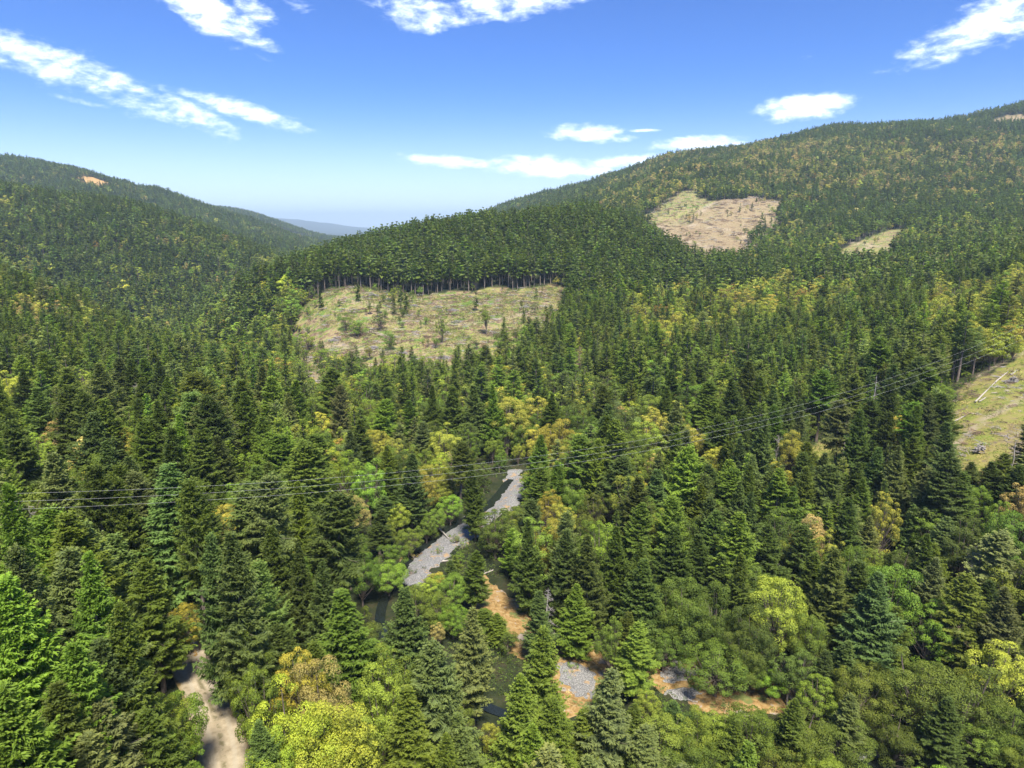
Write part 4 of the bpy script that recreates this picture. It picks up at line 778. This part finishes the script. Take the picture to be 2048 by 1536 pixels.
for kd, nm, fm, lab in ((0, 'fir_woods', MF_I, 'dense fir woods covering the slopes and hills'), (1, 'broadleaf_woods', ML_I, 'broadleaf woods scattered among the firs')):
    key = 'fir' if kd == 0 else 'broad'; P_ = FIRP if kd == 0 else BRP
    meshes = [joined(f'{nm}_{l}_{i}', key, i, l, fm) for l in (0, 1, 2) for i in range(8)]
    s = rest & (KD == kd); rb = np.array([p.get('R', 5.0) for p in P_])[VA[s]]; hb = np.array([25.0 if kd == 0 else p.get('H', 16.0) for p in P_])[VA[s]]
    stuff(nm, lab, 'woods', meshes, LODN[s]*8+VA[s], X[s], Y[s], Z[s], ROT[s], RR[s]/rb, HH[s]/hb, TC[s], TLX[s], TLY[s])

# low brush over the openings and the forest floor
(bv, bf, ba, bb), _ = broad(900, H=2.0, R=1.5, lod=1, ncl=7, leaf=.45, base=-.3); (cv_, cf_, ca_, cb_), _ = broad(901, H=1.6, R=1.7, lod=1, ncl=10, leaf=.4, base=-.4)
bm1 = mesh_np('brush_a', bv, bf, False, {'var': ba, 'fresh': bb}); bm2 = mesh_np('brush_b', cv_, cf_, False, {'var': ca_, 'fresh': cb_})
for m_ in (bm1, bm2): m_.materials.append(ML_B)
def scatter_in(poly, sp, jit=.5):
    Pp = np.array(poly); (x0, y0), (x1, y1) = Pp.min(0), Pp.max(0); Xs, Ys = np.meshgrid(np.arange(x0, x1, sp), np.arange(y0, y1, sp)); Xs = Xs.ravel()+rng.uniform(-jit, jit, Xs.size)*sp; Ys = Ys.ravel()+rng.uniform(-jit, jit, Ys.size)*sp
    k = inpoly(Xs, Ys, poly) & (Ys > 30); return Xs[k], Ys[k]
bx, by, bs, bt = [], [], [], []
def brush(poly, sp, smin, smax, names, ps, keep=.6, clump=12):
    x, y = scatter_in(poly, sp); k = rng.random(len(x)) < keep*np.clip((fbm(x/clump, y/clump, 71)-.3)*3, 0, 1); x, y = x[k], y[k]; n = len(x)
    c = np.array([BT[q] for q in names])[rng.choice(len(names), n, p=np.array(ps)/sum(ps))]*np.exp(rng.normal(0, .35, (n, 1))); bx.append(x); by.append(y); bs.append(rng.uniform(smin, smax, n)*1.35); bt.append(c)
BT = dict(TINT); BT.update({'brown': (.20, .125, .085), 'straw': (.42, .33, .13), 'lime': (.26, .30, .05), 'grey': (.30, .27, .24), 'dark brown': (.11, .065, .045)})
brush(CLEAR, 2.2, .45, 1.3, ['lime', 'brown', 'fresh green', 'straw', 'bright green', 'grey', 'yellow-green'], [6, 4, 3, 3, 2, .8, 3], .85)
brush(CLEAR, 5, 1.0, 2.4, ['dark green', 'dark brown', 'olive green', 'fresh green'], [4, 5, 2, 2], .6, 22)
brush(CLEAR, 9, 1.3, 2.8, ['dark green', 'dark brown', 'fresh green', 'lime'], [4, 3, 3, 2], .5, 30)
brush(RCLR, 5, .8, 1.8, ['dark green', 'fresh green', 'dark brown'], [3, 4, 2], .5, 14)
brush(CLEARB, 2.6, .5, 1.4, ['brown', 'grey', 'olive green'], [4, 3, 2])
brush(RCLR, 1.9, .3, 1.0, ['lime', 'straw', 'fresh green', 'grey', 'brown', 'deep green'], [3, 4, 2, 2, 1, 1], .6)
brush(GLADE, 2.0, .4, 1.1, ['lime', 'bright green', 'straw'], [3, 2, 2], .7)
brush(PINK, 6, .5, 1.5, ['brown', 'straw', 'dark brown', 'grey', 'olive green'], [4, 2, 3, 3, 1], .6, 30)
brush(PINKG, 5, .7, 1.8, ['lime', 'fresh green', 'straw', 'brown'], [3, 2, 3, 1], .6)
brush(SMALLC, 5, .7, 1.6, ['lime', 'fresh green', 'straw'], [3, 2, 2], .6)
for p in ORANGE[:2]: brush(p, 1.7, .2, .5, ['straw', 'rusty', 'lime'], [4, 2, 1], .35, 6)
# undergrowth beneath the near trees and along the creek banks
ux, uy = scatter(60, 420, 3.4); u2, v2 = scatter(90, 170, 1.5); s2_ = (u2 > -12); ux, uy = np.r_[ux, u2[s2_]], np.r_[uy, v2[s2_]]; um = (fbm(ux/15, uy/15, 77) > .40) & ~inw(CLEAR, ux, uy) & ~inw(RCLR, ux, uy); um &= (polydist(ux, uy, road_xy) > 4.2) & (polydist(ux, uy, creek_xy) > 4.6)
for p in GRAVEL+ORANGE: um &= ~inpoly(ux, uy, p)
n1_ = int(um[:len(ux)-s2_.sum()].sum()); ux, uy = ux[um], uy[um]; bx.append(ux); by.append(uy); bs.append(np.where(np.arange(len(ux)) < n1_, rng.uniform(.7, 2.0, len(ux)), rng.uniform(.25, .8, len(ux)))); bt.append(np.array([TINT[q] for q in ('deep green', 'olive green', 'fresh green', 'dark green')])[rng.integers(0, 4, len(ux))]*np.exp(rng.normal(0, .15, (len(ux), 1))))
bx, by, bs, bt = np.concatenate(bx), np.concatenate(by), np.concatenate(bs), np.vstack(bt); print('brush', len(bx))
stuff('brush', 'low brush, weeds and undergrowth over the clearings and forest floor', 'brush', [bm1, bm2], rng.integers(0, 2, len(bx)), bx, by, ground(bx, by)-.1, rng.uniform(0, 6.3, len(bx)), bs, bs*rng.uniform(.6, 1.1, len(bx)), bt)

M_DEB = mat_foliage('loose_wood', True, (1, 1, 1), 0, lo=.7, hi=1.3, rough=.9, trans=0.0)
debs = []
for q_ in range(3):
    g = np.random.default_rng(800+q_); b = Bag(); n_ = 16
    for k in range(n_):
        c = np.array([g.normal(0, 1.3), g.normal(0, 1.0), g.uniform(.05, .5)]); a = g.normal(0, .8); Lk = g.uniform(.5, 2.2); d_ = np.array([math.cos(a), math.sin(a), g.normal(0, .2)])*Lk
        v_, f_ = tube([c-d_/1, c+d_/1], [g.uniform(.06, .16), g.uniform(.03, .09)], 4); b.add(v_, f_)
    v_, f_ = b.get(); me = mesh_np('debris', v_, f_, False, {'var': g.random(len(v_)), 'fresh': np.zeros(len(v_))}); me.materials.append(M_DEB); debs.append(me)
dx, dy = [], []
for p_, sp_, kp_ in ((CLEAR, 4.0, .27), (CLEARB, 3.5, .6), (RCLR, 4.5, .5), (PINK, 7, .35), (PINKG, 9, .3)):
    x, y = scatter_in(p_, sp_); k = (rng.random(len(x)) < kp_*1.6) & (fbm(x/14, y/14, 97, 3) > .47); dx.append(x[k]); dy.append(y[k])
dx, dy = np.concatenate(dx), np.concatenate(dy); nd = len(dx); dsz = rng.uniform(.6, 1.5, nd)*np.where(dy > 900, 1.8, np.where(dy > 400, 1.25, .75))
dcol = np.array([(.34, .31, .28), (.24, .17, .12), (.16, .11, .08), (.42, .36, .27)])[rng.choice(4, nd, p=[.22, .36, .24, .18])]
stuff('logging_debris', 'grey and brown branches left lying over the logged clearings', 'logging debris', debs, rng.integers(0, 3, nd), dx, dy, ground(dx, dy)-.05, rng.uniform(0, 6.3, nd), dsz, dsz, dcol)

# ------------------------------------------------------------------ shrubs on the bars
(sv, sf, sa, sb), (stv, stf) = broad(910, H=2.4, R=2.0, lod=0, ncl=16, leaf=.6, base=.02)
shc = mesh_np('foliage', sv, sf, False, {'var': sa, 'fresh': sb}); shc.materials.append(ML_O); sht = mesh_np('stem', stv, stf, True); sht.materials.append(M_BARK)
SHR = [(875,1108,.9,'fresh green','willow shrub in the middle of the creek gravel bar'),(932,1060,.6,'fresh green','little shrub alone on the pale upper gravel'),(823,1150,.8,'dark green','dark shrub at the lower tip of the creek gravel bar'),(828,1118,.7,'tan','brownish shrub on the upstream edge of the gravel bar'),
       (915,1085,1.3,'olive green','wide olive shrub beside the pale driftwood'),(925,1098,1.2,'fresh green','shrub below the wide olive shrub on the bar'),(870,1078,1.2,'deep green','round green shrub behind the bleached log'),(945,1035,.9,'fresh green','low green shrub at the upper bend of gravel'),
       (955,1040,1.0,'olive green','low olive shrub at the upper bend of gravel'),(900,1075,.4,'dark green','tiny dark tuft on the pale gravel'),(1145,1340,.7,'bright green','small bright shrub on the lower gravel bar'),(1357,1336,.8,'bright green','small bright shrub above the gravel strip'),
       (1374,1362,1.0,'bright green','upright bright shrub below the gravel strip'),(848,1140,.35,'dark green','tiny dark tuft on the grey gravel tip'),(372,1238,1.6,'olive green','olive broom bush where the dirt road bends'),(395,1245,1.5,'fresh green','green broom bush where the dirt road bends'),
       (1000,1300,.9,'olive green','olive shrub at the edge of the orange bank'),(1180,1302,1.1,'bright green','bright shrub at the foot of the lone fir'),(1560,1372,.7,'bright green','small bright shrub on the dry grass flat'),(985,1090,1.3,'yellow-green','yellow-green shrub above the orange bank'),(1800,1500,1.0,'bright green','bright leafy plants at the head of the rocky creek bend'),(1835,1506,1.2,'bright green','bright low bush among the creek bend boulders'),(1880,1500,1.1,'fresh green','green bush on the far bank of the creek bend'),(1925,1500,1.0,'bright green','bright bush at the far end of the boulders')]
for (u, v, s, tn, lab) in SHR:
    h = hit(u, v)
    e = bpy.data.objects.new('shrub', None); COL.objects.link(e); e.location = (h[0], h[1], h[2]+.1); e.scale = (s, s, s*.8); e.rotation_euler = (0, 0, rng.uniform(0, 6)); tag(e, lab, 'shrub', 'shrubs on the gravel and banks')
    c = bpy.data.objects.new('foliage', shc); c.color = (*TINT[tn], 1); k_ = bpy.data.objects.new('stem', sht)
    for o in (c, k_): COL.objects.link(o); o.parent = e

# ------------------------------------------------------------------ dead trees
def dead(u, v, H_, kind, seed, lab, sc=1.0, mat=M_DEAD, dense=1.0, y=None):
    h = hit(u, v, H_); (tv, tf), (b1, b2) = snag(seed, H_, dense, kind); e = bpy.data.objects.new('dead_tree', None); COL.objects.link(e); e.location = (h[0], h[1], h[2]); e.scale = (sc, sc, 1)
    tag(e, lab, 'dead tree', 'dead trees standing among the live ones'); obj('trunk', mesh_np('trunk', tv, tf, True), e, [mat]); obj('branches', mesh_np('branches', b1, b2, True), e, [mat])
dead(1915,1232,14,1,301,'brown leafless dead tree with many twisted limbs above the creek bend',1.3,M_DEADB,1.6)
dead(545,862,22,0,302,'tall white snag standing bare in the dark firs',1.0,M_DEAD,1.2)
dead(278,765,22,0,303,'grey bristly snag beside a pointed fir',1.5,M_DEAD,2.2)
dead(354,822,20,0,304,'grey broken-topped snag over dark firs',1.5,M_DEAD,1.6)
dead(25,858,20,0,305,'grey snag among bright saplings on the ravine slope',1.2,M_DEAD,1.4)
dead(1158,692,26,0,306,'pale tan dead fir with thick dry branches',2.0,M_DEADB,3.5)
dead(1097,1178,17,0,307,'grey snag behind the blue-green fir on the orange bank',1.0,M_DEAD,1.6)
dead(1580,1350,7,0,308,'small bare white sapling on the dry grass flat',.7,M_DEAD,.8)
dead(1618,1352,8,0,309,'small bare grey sapling at the end of the grass flat',.7,M_DEAD,.8)
dead(1752,750,27,0,310,'tall pale dead trunk in front of the bare-trunk stand',1.1,M_DEAD,1.0)
dead(1695,820,22,0,311,'thin grey dead trunk under the power lines',.9,M_DEAD,.6)
dead(1552,870,17,1,312,'grey leafless broadleaf beside golden crowns',.9,M_DEAD,1.2)
dead(905,905,16,1,313,'pale dead top above the creekside thicket',.8,M_DEADB,1.2)
dead(1345,1085,16,0,314,'dry twiggy snag within the dark fir hillside',1.0,M_DEAD,1.4)
dead(2030,880,22,0,315,'bare grey trunk standing at the edge of the logged slope',1.2,M_DEAD,.8)
dead(200,830,20,0,317,'grey snag spire rising beside the golden crown on the ravine slope',1.3,M_DEAD,1.6)
dead(720,870,18,0,318,'thin dead spire in the broadleaf thicket north of the gravel bar',1.0,M_DEAD,1.2)
dead(1240,930,18,0,319,'brown dead fir top just below the sagging wires',1.3,M_DEADB,1.8)
dead(1540,1090,18,0,320,'grey twiggy snag between dark firs above the yellow-green maple',1.2,M_DEAD,1.6)
dead(1960,1090,18,1,321,'bare grey crown over the dark trees near the logged slope',1.1,M_DEAD,1.2)
dead(60,1010,22,0,322,'pale dead spire below the wires on the steep near slope',1.2,M_DEAD,1.6)
dead(1335,560,22,0,316,'slim bare trunk above the yellow tree belt',1.0,M_DEAD,.5)

# ------------------------------------------------------------------ logs and slash
def log_mesh(L, r, seed, stubs=4):
    g = np.random.default_rng(seed); b = Bag(); xs = np.linspace(0, L, 7); v, f = tube(np.column_stack([xs, g.normal(0, .05, 7).cumsum(), r*.7+g.normal(0, .03, 7)]), np.linspace(r, r*.45, 7), 8); b.add(v, f)
    for k in range(stubs): x = g.uniform(.2, .95)*L; a = g.uniform(0.1, 3.0); e = np.array([x+g.uniform(.2, .7), math.cos(a)*g.uniform(.4, 1.1), r+math.sin(a)*g.uniform(.2, .7)]); v, f = tube([[x, 0, r*.7], e], [r*.3, r*.1], 4); b.add(v, f)
    n = 8; return mesh_np('fallen_log', *b.get(), True)
LOGS = [(880,1062,902,1083,.32,'bleached forked log lying across the creek gravel bar'),(884,1126,916,1122,.3,'short white log on the lower creek bar'),(960,1152,985,1143,.28,'pale log at the top of the orange bank'),(1318,1336,1350,1346,.25,'dark log at the edge of the gravel strip'),
        (1950,806,1990,768,.35,'long pale log running down the logged slope, lower length'),(1990,768,2015,746,.33,'long pale log running down the logged slope, upper length'),(1958,806,1972,797,.3,'short pale log beside the lower end of the long log'),(1908,845,1932,833,.3,'short bleached log on the lower logged slope'),
        (2020,752,2034,742,.3,'pale log at the crest of the logged slope'),(1998,705,2020,690,.4,'white log in debris at the top of the clearing'),(2012,716,2022,706,.5,'stubby white log beside the debris'),(1700,928,1725,915,.3,'pale log in the small grassy glade'),(990,1042,1003,1028,.25,'grey driftwood at the upper bend of gravel'),(1375,1402,1395,1408,.2,'thin pale stick on the dry grass flat')]
M_LOG = mat_bark('bleached_wood', (.30, .26, .21), (.50, .46, .40))
for i_, (u1, v1, u2, v2, r, lab) in enumerate(LOGS):
    a, b = hit(u1, v1), hit(u2, v2); L = math.dist(a, b); me = log_mesh(L, r, 400+i_); o = obj('fallen_log', me, mats=[M_LOG]); o.location = (a[0], a[1], a[2]+.15)
    o.rotation_euler = (0, -math.atan2(b[2]-a[2], math.hypot(b[0]-a[0], b[1]-a[1])), math.atan2(b[1]-a[1], b[0]-a[0])); tag(o, lab, 'log')
M_SLASH = mat_bark('grey_slash', (.17, .15, .135), (.40, .37, .34))
SL_ = [(745,592,9,'grey slash pile below the trunk line, between lone firs'),(775,600,5,'small slash pile beside the upper grey pile'),(828,614,8,'pale slash pile beside the pair of dark firs'),(875,616,8,'grey slash pile in the upper middle of the clearing'),(905,622,9,'wide grey slash pile near the clearing centre'),(1050,616,9,'grey slash pile at the far end of the clearing'),
       (915,645,7,'low slash pile in the clearing centre'),(670,682,11,'long grey slash pile on the lower clearing edge'),(625,695,8,'grey slash pile beside the round green tree'),(748,698,6,'small slash pile at the lower clearing edge'),(805,708,7,'slash pile above the lower tree belt'),(890,718,8,'grey slash pile at the bottom of the clearing'),(1090,645,4,'little slash pile near the dark firs'),(640,765,9,'brown slash heap in the brush patch'),(1845,790,6,'grey slash pile below the tall trunk stand'),(1960,905,5,'slash pile low on the logged slope'),(2025,765,6,'grey brush pile on the upper logged slope')]
for i_, (u, v, s, lab) in enumerate(SL_):
    g = np.random.default_rng(500+i_); h = hit(u, v); b = Bag(); s = s*(1.9 if u < 1500 else .9)
    for k in range(190):
        r_ = abs(g.normal(0, .45)); az = g.uniform(0, 2*PI); c = np.array([s*.5*r_*math.cos(az), s*.35*r_*math.sin(az), max(.1, 2.0*(1-r_)*g.random())]); a = g.normal(.4, .7); Lk = g.uniform(.8, 3.0); d_ = np.array([math.cos(a), math.sin(a), g.normal(0, .18)])*Lk/2
        p0, p1 = c-d_, c+d_; p0[2] = max(p0[2], -.1); p1[2] = max(p1[2], -.1); v_, f_ = tube([p0, p1], [g.uniform(.07, .2)]*2, 4); b.add(v_, f_)
    o = obj('slash_pile', mesh_np('slash_pile', *b.get(), False), mats=[M_SLASH]); o.location = (h[0], h[1], h[2]+.1); tag(o, lab, 'slash pile', 'piles of logging slash')
# creek boulders
g = np.random.default_rng(77); bb_ = bpy.data.meshes.new('boulder')
def rock(seed):
    import bmesh
    g = np.random.default_rng(seed); bm = bmesh.new(); bmesh.ops.create_icosphere(bm, subdivisions=2, radius=1)
    for v in bm.verts: v.co = v.co*(1+.3*(fbm(np.array(v.co.x*1.5+seed), np.array(v.co.y*1.5+v.co.z*2.1), seed)-.5)*2); v.co.z *= .62
    me = bpy.data.meshes.new('boulder'); bm.to_mesh(me); bm.free(); me.materials.append(M_ROCK); return me
M_ROCK = mat_bark('creek_stone', (.10, .10, .095), (.30, .295, .28)); rocks = [rock(s) for s in (1, 2, 3)]
sel = [(1655,1520),(1690,1508),(1712,1515),(1740,1498),(1762,1510),(1780,1500),(1795,1518),(1822,1505),(1850,1500),(1872,1512),(1893,1502),(1918,1507),(1940,1500),(1962,1510),(1985,1503),(2010,1508),(2032,1500),(1735,1525),(1865,1525),(1925,1522),(1700,1528)]
adj = ['pale', 'grey', 'rounded', 'flat', 'mossy grey', 'squat', 'wide']
for i_, (u, v) in enumerate(sel):
    h = hit(u, v); o = bpy.data.objects.new('boulder', rocks[i_ % 3]); COL.objects.link(o); s = g.uniform(.25, .8); o.location = (h[0]+g.normal(0, .8), h[1]+g.normal(0, 1.2), h[2]+.05); o.scale = (s*g.uniform(.8, 1.3), s, s); o.rotation_euler = (0, 0, g.uniform(0, 6))
    tag(o, 'grey boulder lying in the dark creek bed under the trees', 'boulder', 'boulders in the creek bend')

# ------------------------------------------------------------------ power lines
def mat_wire():
    m, t = new_mat('aluminium_wire'); p = t.n('ShaderNodeBsdfPrincipled'); t.put(p.inputs['Base Color'], (.55, .55, .52)); t.put(p.inputs['Metallic'], 0.0); t.put(p.inputs['Roughness'], .45)
    o = t.n('ShaderNodeOutputMaterial'); t.nt.links.new(p.outputs[0], o.inputs[0]); return m
MW = mat_wire(); A0, B0 = np.array([-78, 97.5, ZC-38.2]), np.array([173.2, 234, ZC-30.4]); pd = np.array([175, -322, 0.0]); pd /= np.linalg.norm(pd)
for i_, (off, dz, lab) in enumerate(((0, 0, 'highest of the three thin power lines crossing the valley'), (3.6, 0, 'middle power line of the three crossing the valley'), (7.0, 0, 'lowest of the three thin power lines crossing the valley'))):
    tt = np.linspace(-.28, 1.25, 160)[:, None]; Pn = A0+(B0-A0)*tt+pd*off; Pn[:, 2] += (-4*13.26*tt*(1-tt))[:, 0]+dz
    v, f = tube(Pn, [.010]*len(Pn), 6); tag(obj('power_line', mesh_np('power_line', v, f, True), mats=[MW]), lab, 'power line', 'power lines')

# ------------------------------------------------------------------ haze
import bmesh
bm = bmesh.new(); bmesh.ops.create_cube(bm, size=1.0)
zb, zt = float(ZG.min())-1.5, max(float(ZG.max())+45, ZC+20)
for v in bm.verts: v.co.x *= 120000; v.co.y = v.co.y*46000+22500; v.co.z = zb+(v.co.z+.5)*(zt-zb)
hm = bpy.data.meshes.new('haze'); bm.to_mesh(hm); bm.free(); mh = bpy.data.materials.new('haze'); mh.use_nodes = True; t = NT(mh.node_tree); mh.node_tree.nodes.clear()
pv = t.n('ShaderNodeVolumePrincipled'); t.put(pv.inputs['Color'], (.66, .86, 1.0)); t.put(pv.inputs['Density'], 5.5e-5); t.put(pv.inputs['Anisotropy'], 0.0)
oo = t.n('ShaderNodeOutputMaterial'); t.nt.links.new(pv.outputs[0], oo.inputs[1])
tag(obj('haze', hm, mats=[mh]), 'thin blue summer haze filling the valley', 'haze', kind='stuff')
